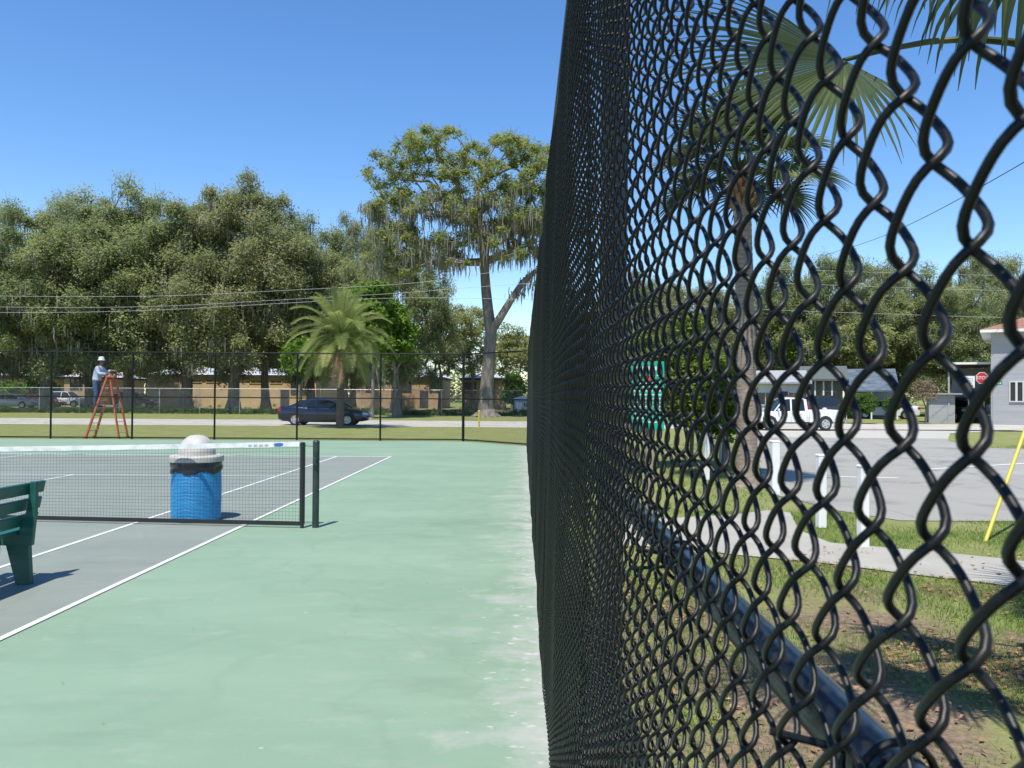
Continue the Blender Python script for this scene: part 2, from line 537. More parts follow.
def inside(poly, x, y):
    """numpy point-in-polygon"""
    r = np.zeros(len(x), bool)
    n = len(poly)
    for i in range(n):
        x0, y0 = poly[i]; x1, y1 = poly[(i + 1) % n]
        c = ((y0 > y) != (y1 > y)) & (x < (x1 - x0) * (y - y0) / (y1 - y0 + 1e-12) + x0)
        r ^= c
    return r


# ---- grass blades (stuff) in the verge right of the near fence
def blades(name, n, xr, yr, h, wd, m, seed, keep=None, lean=0.5):
    g = np.random.default_rng(seed)
    x = g.uniform(*xr, n); y = g.uniform(*yr, n)
    # patchiness
    pn = np.sin(x * 2.3 + 1.1 * np.sin(y * 1.7)) + np.sin(y * 2.9 + 1.3 * np.sin(x * 1.9 + 1)) + g.normal(0, 0.7, n)
    ok = pn > -0.35
    ok &= ~inside(pathp, x, y) & ~inside(lot, x, y)
    if keep is not None: ok &= keep(x, y)
    x, y = x[ok], y[ok]; n = len(x)
    a = g.uniform(0, 2 * PI, n); hh = h * g.uniform(0.4, 1.2, n); ww = wd * g.uniform(0.6, 1.3, n)
    la = g.uniform(0, 2 * PI, n); ll = g.uniform(0.1, 1, n) * lean * hh
    V = np.zeros((n, 3, 3))
    V[:, 0] = np.stack([x - np.cos(a) * ww, y - np.sin(a) * ww, np.zeros(n)], 1)
    V[:, 1] = np.stack([x + np.cos(a) * ww, y + np.sin(a) * ww, np.zeros(n)], 1)
    V[:, 2] = np.stack([x + np.cos(la) * ll, y + np.sin(la) * ll, hh], 1)
    Fc = np.arange(n * 3).reshape(n, 3)
    o = np_mesh(name, V.reshape(-1, 3), Fc, m)
    o['kind'] = 'stuff'; return o


M_blade = leaf_mat('grass_blades', (0.09, 0.17, 0.025), (0.19, 0.29, 0.06), (0.38, 0.33, 0.15), trans=0.3, nscale=1.5)
o = blades('grass', 260000, (0.25, 8.5), (0.6, 11.5), 0.045, 0.0028, M_blade, 3, lean=1.2)
tag(o, 'patchy green grass of the verge behind the near fence', 'grass', kind='stuff')
o = blades('grass', 60000, (0.25, 18), (11.5, 28), 0.06, 0.006, M_blade, 4, lean=1.0)
tag(o, 'thin grass further back beside the parking lot', 'grass', kind='stuff')
# fallen oak leaves
g = np.random.default_rng(11)
n = 19000
x = g.uniform(0.25, 6.5, n); y = 0.8 + 8.0 * g.random(n) ** 1.25
ok = (g.random(n) < (0.12 + 0.88 * (np.sin(x * 2.1 + 2 + np.sin(y * 1.9)) * np.sin(y * 1.6 + np.sin(x * 2.3)) > 0.15))) & ~inside(lot, x, y) & (~inside(pathp, x, y) | (g.random(n) < 0.12))
x, y = x[ok], y[ok]; n = len(x)
s_ = g.uniform(0.012, 0.032, n); a = g.uniform(0, 2 * PI, n); b2 = a + PI / 2
z = g.uniform(0.012, 0.03, n)
V = np.zeros((n, 4, 3))
for i, (aa, ss) in enumerate(((a, s_), (b2, s_ * 0.4), (a + PI, s_), (b2 + PI, s_ * 0.4))):
    V[:, i] = np.stack([x + np.cos(aa) * ss, y + np.sin(aa) * ss, z + g.uniform(-0.008, 0.012, n)], 1)
o = np_mesh('leaf_litter', V.reshape(-1, 3), np.arange(n * 4).reshape(n, 4),
            leaf_mat('dead_leaf', (0.22, 0.12, 0.06), (0.40, 0.24, 0.12), (0.50, 0.36, 0.20), trans=0.1, nscale=3))
tag(o, 'fallen brown oak leaves scattered on the verge', 'leaf litter', kind='stuff')
# weeds and leaf bits on the court
n = 150
x = g.uniform(-3.3, 0.0, n); y = 1.6 + 14 * g.random(n) ** 1.6
s_ = g.uniform(0.004, 0.012, n); a = g.uniform(0, 2 * PI, n)
V = np.zeros((n, 4, 3))
for i, (da, k) in enumerate(((0, 1), (PI / 2, .35), (PI, 1), (-PI / 2, .35))):
    V[:, i] = np.stack([x + np.cos(a + da) * s_ * k, y + np.sin(a + da) * s_ * k, 0.012 + g.uniform(0, 0.006, n)], 1)
o = np_mesh('leaf_bits', V.reshape(-1, 3), np.arange(n * 4).reshape(n, 4), bpy.data.materials['dead_leaf'])
tag(o, 'tiny dry leaf scraps scattered over the green court', 'leaf litter', kind='stuff')
# ------------------------------------------------------------------ chain link
M_vinyl = mat('black_vinyl', (0.006, 0.007, 0.007), 0.38, spec=0.24, col2=(0.013, 0.014, 0.013), scale=30, detail=8, lo=0.42, hi=0.75, rvar=0.10)
M_pipe = mat('black_pipe', (0.010, 0.012, 0.014), 0.24, spec=0.6, col2=(0.014, 0.015, 0.016), scale=9, rvar=0.04)
M_pipe_far = mat('dull_black_pipe', (0.008, 0.009, 0.009), 0.5, spec=0.25)
M_galv = mat('galvanised_steel', (0.33, 0.34, 0.35), 0.5, metal=0.5, col2=(0.45, 0.46, 0.46), scale=3)


def link_fabric(name, length, z0, z1, m, parent, segs=16, sides=8, wr=0.00182, a=0.0067, col=0.0241, row=0.0657, wob=0.0, seed=0, tri=0.91, hand=1, depth_axis=1):
    """woven wires running upward; local x along the fence, y through it, z up"""
    g = np.random.default_rng(seed)
    nw = int(round(length / col))
    nz = int((z1 - z0) / row * segs) + 1
    th = np.arange(nz) / segs * 2 * PI
    z = z0 + th / (2 * PI) * row
    A = col / 2 + wr * 0.95
    ks = np.arange(nw)
    ph = (ks % 2) * PI
    T = th[None, :] + ph[:, None]
    shp = np.arcsin(tri * np.cos(T)) / math.asin(tri)
    x = (ks[:, None] + 0.5) * col + A * shp
    y = hand * a * np.tanh(1.6 * np.sin(T)) / math.tanh(1.6)
    Z = np.repeat(z[None, :], nw, 0)
    if wob:
        f = lambda u, v: (np.sin(u * 2.1 + 1.3 * np.sin(v * 1.7 + seed)) + 0.6 * np.sin(u * 5.3 + 2 * v) + 0.5 * np.sin(3.1 * v + u))
        y = y + wob * f(x, Z)
        Z = Z + 0.25 * wob * f(x + 3, Z + 5)
        x = x + 0.12 * wob * f(x * 2 + 7, Z * 3)
    if wob:
        tw = g.normal(0, 1, (nw, 1)); y = y * (1 + 0.07 * tw) ; Z = Z + 0.0009 * g.normal(0, 1, (nw, 1))
    P = np.stack([x, y, Z], -1)                       # nw,nz,3
    Tn = np.gradient(P, axis=1)
    Tn /= np.linalg.norm(Tn, axis=-1, keepdims=True)
    up = np.array([0.0, 1.0, 0.0])
    S = np.cross(Tn, up); S /= np.linalg.norm(S, axis=-1, keepdims=True)
    Q = np.cross(Tn, S)
    an = np.arange(sides) / sides * 2 * PI
    V = P[:, :, None, :] + wr * (S[:, :, None, :] * np.cos(an)[None, None, :, None] + Q[:, :, None, :] * np.sin(an)[None, None, :, None])
    idx = np.arange(nw * nz * sides).reshape(nw, nz, sides)
    i0 = idx[:, :-1, :]; i1 = idx[:, 1:, :]
    Fc = np.stack([i0, np.roll(i0, -1, 2), np.roll(i1, -1, 2), i1], -1).reshape(-1, 4)
    return np_mesh(name, V.reshape(-1, 3), Fc, m, parent, smooth=True)


# near fence: runs away from the camera, 0.14 m to its right, leaning a touch outward
FX0, LEAN = 0.130, 0.0083
nf = thing('chain_link_fence', 'tall black chain link fence in the foreground, along the right edge of the court', 'fence', (FX0, 0, 0), 0)
nf.rotation_euler = (0, math.atan(LEAN), 0)
H = 3.06
RX = 0.0437          # rails and posts stand on the far side of the fabric
SP = 2.95
posts_y = [1.78 - 2 * SP + SP * k for k in range(0, 11)]
fy_end = corner.y
posts_y = [p for p in posts_y if p < fy_end - 0.8] + [fy_end]
HAND = 1
def place_panel(o, y0):
    o.rotation_euler = (0, 0, PI / 2); o.location = (0, y0, 0)
col = 0.0245
# first, very close piece
# the weave is set so that one crossing stands where the picture shows it
nodeY = 800 * 0.1437 / (935.4 - 523); nodeZ = at(935.4, 165.6, nodeY).z
c0 = 0.0241; m0 = int((nodeY + 0.4) / c0); m0 += (m0 % 2 == 0)
y_n = nodeY - m0 * c0; z_n = (nodeZ % 0.0657)
o = link_fabric('mesh_panel', 1.78 - y_n, z_n, H, M_vinyl, nf, segs=20, sides=10, wob=0.0020, seed=1, hand=HAND); place_panel(o, y_n)
o = link_fabric('mesh_panel', SP, 0.02, H, M_vinyl, nf, segs=12, sides=6, wob=0.004, seed=2, wr=0.0025, hand=HAND); place_panel(o, posts_y[2])
for i in (3, 4):
    o = link_fabric('mesh_panel', SP, 0.02, H, M_vinyl, nf, segs=8, sides=5, wob=0.005, seed=i, wr=0.0031, hand=HAND); place_panel(o, posts_y[i])
lowp = None
for i in range(5, len(posts_y) - 1):
    L_ = posts_y[i + 1] - posts_y[i]
    if lowp is None:
        lowp = link_fabric('mesh_panel', SP, 0.02, H, M_vinyl, nf, segs=6, sides=3, wob=0.004, seed=9, wr=0.0034, hand=HAND); place_panel(lowp, posts_y[i])
    else:
        c = lowp.copy(); COL.objects.link(c); c.parent = nf; place_panel(c, posts_y[i]); c.scale = (L_ / SP, 1, 1)
o = link_fabric('mesh_panel', 2 * SP - 1.78 - 0.4 + 0.6, 0.02, H, M_vinyl, nf, segs=6, sides=3, seed=12, hand=HAND); place_panel(o, -0.4 - (2 * SP - 1.18 - 1.0)); 
y_first = -4.2
for py in posts_y:
    if py < -1.5: continue
    MB().tube([(RX + 0.010, py, 0), (RX + 0.010, py, H + 0.03)], 0.030, 14).lathe([(0.034, 0), (0.034, 0.03), (0.02, 0.05), (0.002, 0.055)], 12, (RX + 0.010, py, H + 0.03)).build('post', M_pipe, nf, smooth=True)
MB().tube([(0.010, y_first, H + 0.005), (0.010, fy_end, H + 0.005)], 0.0195, 12).build('top_rail', M_pipe, nf, smooth=True)
MB().tube([(RX, y_first, 1.459), (RX, fy_end, 1.459)], 0.0172, 24).build('middle_rail', M_pipe, nf, smooth=True)
MB().tube([(RX - 0.012, y_first, 0.06), (RX - 0.012, fy_end, 0.06)], 0.0045, 6).build('tension_wire', M_vinyl, nf, smooth=True)


def tie(yc, zc, sl):
    """a wire clip wrapped round the rail and hooked over the fabric"""
    b = MB()
    pts = []
    for k in range(25):
        t = -PI * 0.15 + k / 24 * PI * 2.3
        pts.append((RX + 0.0215 * math.cos(t + PI), yc + sl * (k / 24 - 0.5), zc + 0.0215 * math.sin(t + PI)))
    pts = [(-0.012, yc - sl * 0.75, zc + 0.016)] + pts + [(-0.013, yc + sl * 0.8, zc - 0.014)]
    return b.tube(pts, 0.0022, 8)
for k in range(16):
    yc = 0.405 + 0.53 * k
    tie(yc, 1.459, 0.024 * (1 if k % 2 else -1)).build('tie_wire', M_vinyl, nf, smooth=True)

# far fence: across the picture behind the court
farz = 3.08
ff = thing('chain_link_fence', 'black chain link fence across the far end of the court, before the street', 'fence', (0, 0, 0))
fab = None
for i in range(len(farp) - 1):
    a, b_ = farp[i], farp[i + 1]
    d = (b_ - a); L_ = d.length; ang = math.atan2(d.y, d.x)
    if fab is None:
        fab = link_fabric('mesh_panel', 3.0, 0.02, farz, M_vinyl, ff, segs=4, sides=3, wr=0.0019, a=0.004, seed=5, tri=0.99)
        c = fab
    else:
        c = fab.copy(); COL.objects.link(c); c.parent = ff
    c.location = (a.x, a.y, 0); c.rotation_euler = (0, 0, ang); c.scale = (L_ / 3.0, 1, 1)
for i, p in enumerate(farp[:-1]):
    r = 0.05 if i == 8 else 0.033
    MB().tube([(p.x, p.y + 0.03, 0), (p.x, p.y + 0.03, farz + (0.05 if i == 8 else 0.0))], r, 10).build('post', M_pipe_far, ff, smooth=True)
for nm, zz, rr in (('top_rail', farz, 0.022), ('middle_rail', 1.50, 0.021), ('bottom_rail', 0.07, 0.02)):
    MB().tube([(p.x, p.y + 0.02, zz) for p in farp], rr, 8).build(nm, M_pipe_far, ff, smooth=True)

# galvanised fence beyond the street
gf = thing('wire_fence', 'grey galvanised chain link fence beyond the street in front of the oaks', 'fence', (0, 0, 0))
GY = 63.0; gx0, gx1 = -48.0, 2.0; gh = 2.0
fab = None; npan = int((gx1 - gx0) / 3.2)
for i in range(npan):
    if fab is None:
        fab = link_fabric('mesh_panel', 3.2, 0.03, gh, M_galv, gf, segs=4, sides=3, wr=0.0026, a=0.004, col=0.035, row=0.09, seed=6, tri=0.99); c = fab
    else:
        c = fab.copy(); COL.objects.link(c); c.parent = gf
    c.location = (gx0 + 3.2 * i, GY, 0)
    MB().tube([(gx0 + 3.2 * i, GY + 0.03, 0), (gx0 + 3.2 * i, GY + 0.03, gh + 0.04)], 0.035, 8).build('post', M_galv, gf, smooth=True)
MB().tube([(gx0, GY, gh), (gx0 + 3.2 * npan, GY, gh)], 0.025, 6).build('top_rail', M_galv, gf, smooth=True)

# ------------------------------------------------------------------ tennis net
M_netpost = mat('net_post_paint', (0.012, 0.030, 0.022), 0.45, col2=(0.03, 0.05, 0.042), scale=12)
M_cord = mat('net_cord', (0.012, 0.016, 0.016), 0.8)
M_tape = mat('net_tape', (0.72, 0.73, 0.70), 0.8, col2=(0.50, 0.51, 0.50), scale=14, lo=0.45, hi=0.75, stretch=(0.5, 1, 1))
net = thing('tennis_net', 'black tennis net with a white top band stretched across the grey court', 'tennis net')
pN = gr(315.5, 528); pE = gr(302, 528.5)
sl = -0.082                                      # the net runs off slightly askew to the court, as in the picture
NX = 6.1 + 6.0
def netY(x): return pE.y + sl * (x - pE.x)
def ntop(x):
    t = (pE.x - x)
    c = NX / 2
    return 0.914 + 0.15 * (abs(t - c) / c) ** 1.3
b = MB()
ncol, nrow = int(NX / 0.042), 22
def netpt(i, j):
    x = pE.x - NX * i / ncol
    zt = ntop(x) - 0.03
    return (x, netY(x) + 0.006 * math.sin(i * 0.21 + j * 0.13), 0.07 + (zt - 0.07) * j / nrow)
cw = 0.0012
for j in range(nrow + 1):
    for i in range(ncol):
        p, q = netpt(i, j), netpt(i + 1, j)
        b.add([(p[0], p[1], p[2] - cw), (q[0], q[1], q[2] - cw), (q[0], q[1], q[2] + cw), (p[0], p[1], p[2] + cw)], [(0, 1, 2, 3)])
        b.add([(p[0], p[1] - cw, p[2]), (q[0], q[1] - cw, q[2]), (q[0], q[1] + cw, q[2]), (p[0], p[1] + cw, p[2])], [(0, 1, 2, 3)])
for i in range(ncol + 1):
    for j in range(nrow):
        p, q = netpt(i, j), netpt(i, j + 1)
        b.add([(p[0] - cw, p[1] + .002, p[2]), (p[0] + cw, p[1] + .002, p[2]), (q[0] + cw, q[1] + .002, q[2]), (q[0] - cw, q[1] + .002, q[2])], [(0, 1, 2, 3)])
b.build('netting', M_cord, net, fixn=False)
# doubled upper rows seen behind the tape
def band(z0f, z1f, th, m, nm, x0=0.0, wob=0.0):
    b = MB(); n = 60; pts = []
    for i in range(n + 1):
        x = pE.x - x0 - (NX - x0) * i / n
        z0, z1 = z0f(x), z1f(x)
        y = netY(x)
        w_ = wob * math.sin(i * 1.9)
        pts += [(x, y - th, z0 + w_), (x, y + th, z0 + w_), (x, y + th * 0.9, z1), (x, y - th * 0.9, z1)]
    fs = []
    for i in range(n):
        o_ = i * 4
        for k in range(4): fs.append((o_ + k, o_ + (k + 1) % 4, o_ + 4 + (k + 1) % 4, o_ + 4 + k))
    fs += [(0, 1, 2, 3), (n * 4 + 3, n * 4 + 2, n * 4 + 1, n * 4)]
    b.add(pts, fs); return b.build(nm, m, net)
tp = band(lambda x: ntop(x) - 0.060, lambda x: ntop(x) - 0.002, 0.011, M_tape, 'top_band', 0.04, 0.003)
band(lambda x: 0.035, lambda x: 0.085, 0.008, M_cord, 'bottom_band')
mk = mat('band_mark_blue', (0.05, 0.12, 0.42), 0.7)
x = X_at(280, netY(-2.95)); b = MB()
b.lathe([(0.05, -0.001), (0.05, 0.001)], 18)
b.v = [(x + v[0] * 1.4, netY(x) - 0.0135 + v[2], ntop(x) - 0.032 + v[1] * 0.42) for v in b.v]
b.build('band_mark', mk, tp)
b = MB()
for k in range(4):
    xx = x - 0.16 - 0.07 * k
    b.box((xx, netY(xx) - 0.0135, ntop(xx) - 0.034), (0.045, 0.002, 0.020))
b.build('band_lettering', mat('band_ink', (0.40, 0.42, 0.46), 0.8), tp)
MB().tube([(pE.x, netY(pE.x), 0.0), (pE.x, netY(pE.x), 1.055)], 0.022, 10).box((pE.x, netY(pE.x), 0.55), (0.06, 0.02, 1.0)).build('end_strap', M_cord, net, smooth=True)
pb = MB().tube([(pN.x, pN.y, 0.0), (pN.x, pN.y, 1.055)], 0.041, 16).lathe([(0.043, 0), (0.043, 0.012), (0.03, 0.028), (0.004, 0.034)], 16, (pN.x, pN.y, 1.05))
po = pb.build('net_post', M_netpost, net, smooth=True)
MB().tube([(pN.x, pN.y, 1.0), (pE.x - 0.1, netY(pE.x - 0.1), 1.02)], 0.004, 6).build('cable', M_cord, net)
MB().box((pN.x, pN.y - 0.05, 0.82), (0.045, 0.05, 0.10)).build('winch_box', M_netpost, po, bevel=0.005)
xl = pE.x - NX - 0.15
MB().tube([(xl, netY(xl), 0.0), (xl, netY(xl), 1.07)], 0.041, 16).build('net_post', M_netpost, net, smooth=True)
# centre strap
xc = pE.x - NX / 2
MB().box((xc, netY(xc) - 0.014, ntop(xc) / 2 - 0.0), (0.05, 0.004, ntop(xc))).build('centre_strap', M_tape, net)

# ------------------------------------------------------------------ litter bin
M_blue = mat('blue_plastic', (0.038, 0.27, 0.55), 0.5, col2=(0.045, 0.32, 0.62), scale=6, spec=0.4)
M_lid = mat('lid_plastic', (0.38, 0.37, 0.335), 0.6, col2=(0.47, 0.46, 0.42), scale=7, detail=8)
M_bag = mat('black_bag', (0.010, 0.010, 0.012), 0.28, spec=0.7, bump=1.0, bscale=14)
M_inner = mat('bin_inner', (0.02, 0.02, 0.02), 0.8)
bc = gr(196, 520.5)
tb = thing('litter_bin', 'blue ribbed barrel litter bin with black liner and white domed lid, behind the net', 'litter bin', (bc.x, bc.y, 0))
b = MB()
prof = [(0.285, 0.0), (0.300, 0.015)]
for k in range(40):                       # fine moulded ribs
    z = 0.03 + k * 0.0165
    r = 0.300 + 0.006 * math.sin(PI * k / 39)
    prof += [(r, z), (r + 0.0035, z + 0.005), (r + 0.0035, z + 0.011)]
prof += [(0.302, 0.70), (0.302, 0.74)]
b.lathe(prof, 64); b.build('barrel', M_blue, tb, smooth=True)
b = MB(); prof = []
g2 = random.Random(4)
nn = 72
vs = []; fs = []
rows = 9
for j in range(rows):
    t = j / (rows - 1)
    for k in range(nn):
        an = 2 * PI * k / nn
        r = 0.314 + 0.006 * math.sin(5 * an + j * 1.2) + 0.005 * g2.uniform(-1, 1)
        z = 0.79 - 0.16 * t + (0.014 * math.sin(an * 6 + 1) + 0.008 * math.sin(an * 17)) * t
        if j == rows - 1: r -= 0.006
        vs.append((r * math.cos(an), r * math.sin(an), z))
for j in range(rows - 1):
    for k in range(nn):
        fs.append((j * nn + k, j * nn + (k + 1) % nn, (j + 1) * nn + (k + 1) % nn, (j + 1) * nn + k))
b.add(vs, fs); b.build('bin_liner', M_bag, tb, smooth=True)
ld = MB().lathe([(0.300, 0.765), (0.333, 0.768), (0.336, 0.80), (0.331, 0.835), (0.315, 0.848), (0.285, 0.853)], 64).build('lid', M_lid, tb, smooth=True)
# dome with flap
prof = [(0.232, 0.848), (0.230, 0.900), (0.226, 0.925), (0.217, 0.938), (0.215, 0.945), (0.200, 0.985), (0.170, 1.035), (0.130, 1.072), (0.080, 1.098), (0.03, 1.108), (0.004, 1.109)]
MB().lathe(prof, 64).build('dome', M_lid, ld, smooth=True)

# ------------------------------------------------------------------ bench
M_bench = mat('green_bench_paint', (0.008, 0.075, 0.060), 0.42, col2=(0.012, 0.100, 0.082), scale=5, bump=0.15, bscale=30, stretch=(1, 0.1, 1))
bn = thing('park_bench', 'dark green slatted wooden bench seen from behind at the left edge of the court', 'bench', (-4.17, 0, 0))
Y0, Y1 = 4.95, 7.02
def slat(nm, xa, za, xb, zb, th):
    a, c = Vector((xa, 0, za)), Vector((xb, 0, zb)); d = (c - a).normalized(); nrm = Vector((-d.z, 0, d.x)) * th / 2
    poly = [(p.x, p.z) for p in (a + nrm, c + nrm, c - nrm, a - nrm)]
    return MB().prism(poly, Y0, Y1).build(nm, M_bench, bn, bevel=0.006)
# back leans to +x at the top; three wide planks
for z0 in (0.775, 0.635, 0.50):
    xa = -0.055 + (z0 - 0.85) * 0.22
    slat('back_slat', xa, z0, xa + 0.02, z0 + 0.098, 0.036)
for x0 in (-0.26, -0.41, -0.56):
    slat('seat_slat', x0, 0.455, x0 + 0.13, 0.450, 0.036)
for yy in (5.2, 6.80):
    b = MB()
    b.prism([(-0.02 - 0.012, 0.885), (0.022, 0.885), (0.02, 0.66), (-0.01, 0.34), (-0.13, 0.34), (-0.125, 0.47), (-0.052, 0.66)], yy - 0.022, yy + 0.022)
    b.build('back_support', M_bench, bn, bevel=0.005)
    b = MB(); b.prism([(-0.56, 0.34), (-0.02, 0.34), (-0.02, 0.435), (-0.58, 0.435)], yy - 0.026, yy + 0.026)
    b.build('seat_bearer', M_bench, bn, bevel=0.005)
    for (xa, xb, sgn) in ((-0.23, -0.035, 1), (-0.58, -0.42, -1)):
        b = MB(); b.prism([(xa, 0.345), (xb, 0.345), (xb + (0.02 if sgn > 0 else -0.03), 0.010), (xa + (0.09 if sgn > 0 else 0.0), 0.010)], yy - 0.027, yy + 0.027)
        b.build('leg', M_bench, bn, bevel=0.005)
MB().beam((-0.31, 5.2, 0.30), (-0.31, 6.80, 0.30), 0.04, 0.08).build('stretcher', M_bench, bn, bevel=0.004)
# ------------------------------------------------------------------ trees
M_bark = mat('oak_bark', (0.11, 0.092, 0.074), 0.95, col2=(0.24, 0.215, 0.185), scale=3, detail=8, bump=0.6, bscale=12, stretch=(2, 2, 0.5))
M_oak = leaf_mat('oak_leaf', (0.19, 0.245, 0.10), (0.36, 0.41, 0.165), (0.46, 0.46, 0.28), trans=0.5, nscale=0.30)
M_oak2 = leaf_mat('brownish_oak_leaf', (0.20, 0.24, 0.105), (0.375, 0.395, 0.175), (0.47, 0.44, 0.30), trans=0.5, nscale=0.40)
M_bright = leaf_mat('spring_leaf', (0.08, 0.15, 0.02), (0.17, 0.30, 0.04), (0.26, 0.38, 0.07), trans=0.45, nscale=0.5)
M_willow = leaf_mat('pale_leaf', (0.24, 0.28, 0.10), (0.42, 0.44, 0.17), (0.50, 0.48, 0.25), trans=0.55, nscale=0.4)
M_tall = leaf_mat('tall_oak_leaf', (0.17, 0.22, 0.065), (0.34, 0.39, 0.11), (0.44, 0.43, 0.19), trans=0.52, nscale=0.5)
M_moss = leaf_mat('spanish_moss', (0.19, 0.19, 0.15), (0.33, 0.32, 0.26), (0.42, 0.41, 0.34), trans=0.45, nscale=0.8)
M_bush = leaf_mat('bush_leaf', (0.035, 0.085, 0.015), (0.10, 0.19, 0.035), (0.16, 0.25, 0.05), trans=0.3, nscale=1.2)
M_shrub = leaf_mat('shrub_leaf', (0.09, 0.15, 0.02), (0.22, 0.30, 0.045), (0.34, 0.39, 0.07), trans=0.40, nscale=1.5)


def skeleton(centres, trunk, g, k_r=0.03, r0=None, expo=0.46, sag=0.0):
    """space filling limbs: joins every clump to the nearest limb already grown"""
    nodes = [np.array(p, float) for p in trunk]; par = [-1] + list(range(len(trunk) - 1))
    plen = [0.0]
    for i in range(1, len(trunk)): plen.append(plen[-1] + np.linalg.norm(nodes[i] - nodes[i - 1]))
    fork = nodes[-1]
    nt = len(trunk)
    order = np.argsort(np.linalg.norm(centres - fork, axis=1))
    ends = []
    for ci in order:
        c = centres[ci]
        N = np.array(nodes[nt - 1:])
        d = np.linalg.norm(N - c, axis=1)
        cost = d + 0.28 * np.array(plen[nt - 1:])
        cost += np.where(N[:, 2] > c[2] + 0.3, 1.5 + (N[:, 2] - c[2]), 0)
        j = int(np.argmin(cost)) + nt - 1
        a = nodes[j]; L_ = np.linalg.norm(c - a); k = max(1, int(L_ / 1.1)); last = j
        perp = g.normal(0, 0.10 * L_, 3); perp[2] += 0.10 * L_
        for q in range(1, k + 1):
            t = q / k
            p = a + (c - a) * t + perp * math.sin(PI * t) + g.normal(0, 0.05 * L_ / k, 3) * (t < 1)
            nodes.append(p); par.append(last); plen.append(plen[last] + L_ / k); last = len(nodes) - 1
        ends.append(last)
    n = len(nodes); cnt = np.zeros(n)
    for e in ends: cnt[e] += 1
    for i in range(n - 1, 0, -1): cnt[par[i]] += cnt[i]
    rad = k_r * np.power(np.maximum(cnt, 1), expo)
    return np.array(nodes), par, rad, cnt


def limb_mesh(nodes, par, rad, sides=6, nt=0, flare=0.0):
    V = []; Fc = []
    for i in range(1, len(nodes)):
        a, b_ = nodes[par[i]], nodes[i]
        d = b_ - a; L_ = np.linalg.norm(d)
        if L_ < 1e-6: continue
        d /= L_
        u = np.array([0, 0, 1.0]) if abs(d[2]) < 0.9 else np.array([1.0, 0, 0])
        s1 = np.cross(d, u); s1 /= np.linalg.norm(s1); s2 = np.cross(d, s1)
        o_ = len(V)
        ra = min(rad[par[i]], rad[i] * 1.25) if i >= nt else rad[par[i]]
        sd = sides if rad[i] > 0.05 else 4
        for (p, r) in ((a, ra), (b_ + d * rad[i] * 0.3, rad[i])):
            for k in range(sd):
                t = 2 * PI * k / sd
                V.append(p + (s1 * math.cos(t) + s2 * math.sin(t)) * r)
        for k in range(sd):
            Fc.append((o_ + k, o_ + (k + 1) % sd, o_ + sd + (k + 1) % sd, o_ + sd + k))
    return np.array(V), np.array(Fc)


def add_twigs(V, Fc, centres, crad, g, n_per, w):
    """bare twigs fanning out of every clump"""
    C = np.repeat(centres, n_per, 0); Rr = np.repeat(crad, n_per); n = len(C)
    d = g.normal(0, 1, (n, 3)); d[:, 2] = np.abs(d[:, 2]) * 0.9; d /= np.linalg.norm(d, axis=1)[:, None]
    tip = C + d * (Rr * g.uniform(0.6, 1.15, n))[:, None]; mid = (C + tip) / 2 + g.normal(0, 0.08, (n, 3)) * Rr[:, None]
    s = np.cross(d, g.normal(0, 1, (n, 3))); s /= np.linalg.norm(s, axis=1)[:, None]
    P = np.stack([C - s * w, C + s * w, mid + s * w * .7, mid - s * w * .7, mid - s * w * .7, mid + s * w * .7, tip + s * w * .25, tip - s * w * .25], 1).reshape(-1, 3)
    F2_ = np.arange(n * 8).reshape(-1, 4) + len(V)
    return np.vstack([V, P]), np.vstack([Fc, F2_])


def leaf_cloud(centres, crad, n_per, ls, g, flat=0.6, up=0.35, aspect=0.5, droop=0.0, hollow=0.35):
    """rhombic leaf sprays spread through each clump"""
    C = np.repeat(centres, n_per, 0); Rr = np.repeat(crad, n_per)
    n = len(C)
    d = g.normal(0, 1, (n, 3)); d /= np.linalg.norm(d, axis=1)[:, None]
    rr = (hollow + (1 - hollow) * g.random(n)) ** 0.7
    # lumpy outline inside each clump
    lump = 1 + 0.35 * np.sin(d[:, 0] * 5 + C[:, 0] * 3) * np.sin(d[:, 1] * 5 + C[:, 1] * 2 + d[:, 2] * 4)
    P = C + d * (Rr * rr * lump)[:, None] * np.array([1, 1, flat])
    if droop: P[:, 2] -= droop * np.abs(g.normal(0, 1, n))
    nn = g.normal(0, 1, (n, 3)); nn[:, 2] = np.abs(nn[:, 2]) + up; nn += 0.5 * d
    nn /= np.linalg.norm(nn, axis=1)[:, None]
    t = np.cross(nn, g.normal(0, 1, (n, 3))); t /= np.linalg.norm(t, axis=1)[:, None]
    b_ = np.cross(nn, t)
    s_ = (ls * g.uniform(0.55, 1.35, n))[:, None]
    V = np.stack([P + t * s_, P + b_ * s_ * aspect, P - t * s_, P - b_ * s_ * aspect], 1).reshape(-1, 3)
    return V, np.arange(n * 4).reshape(n, 4)


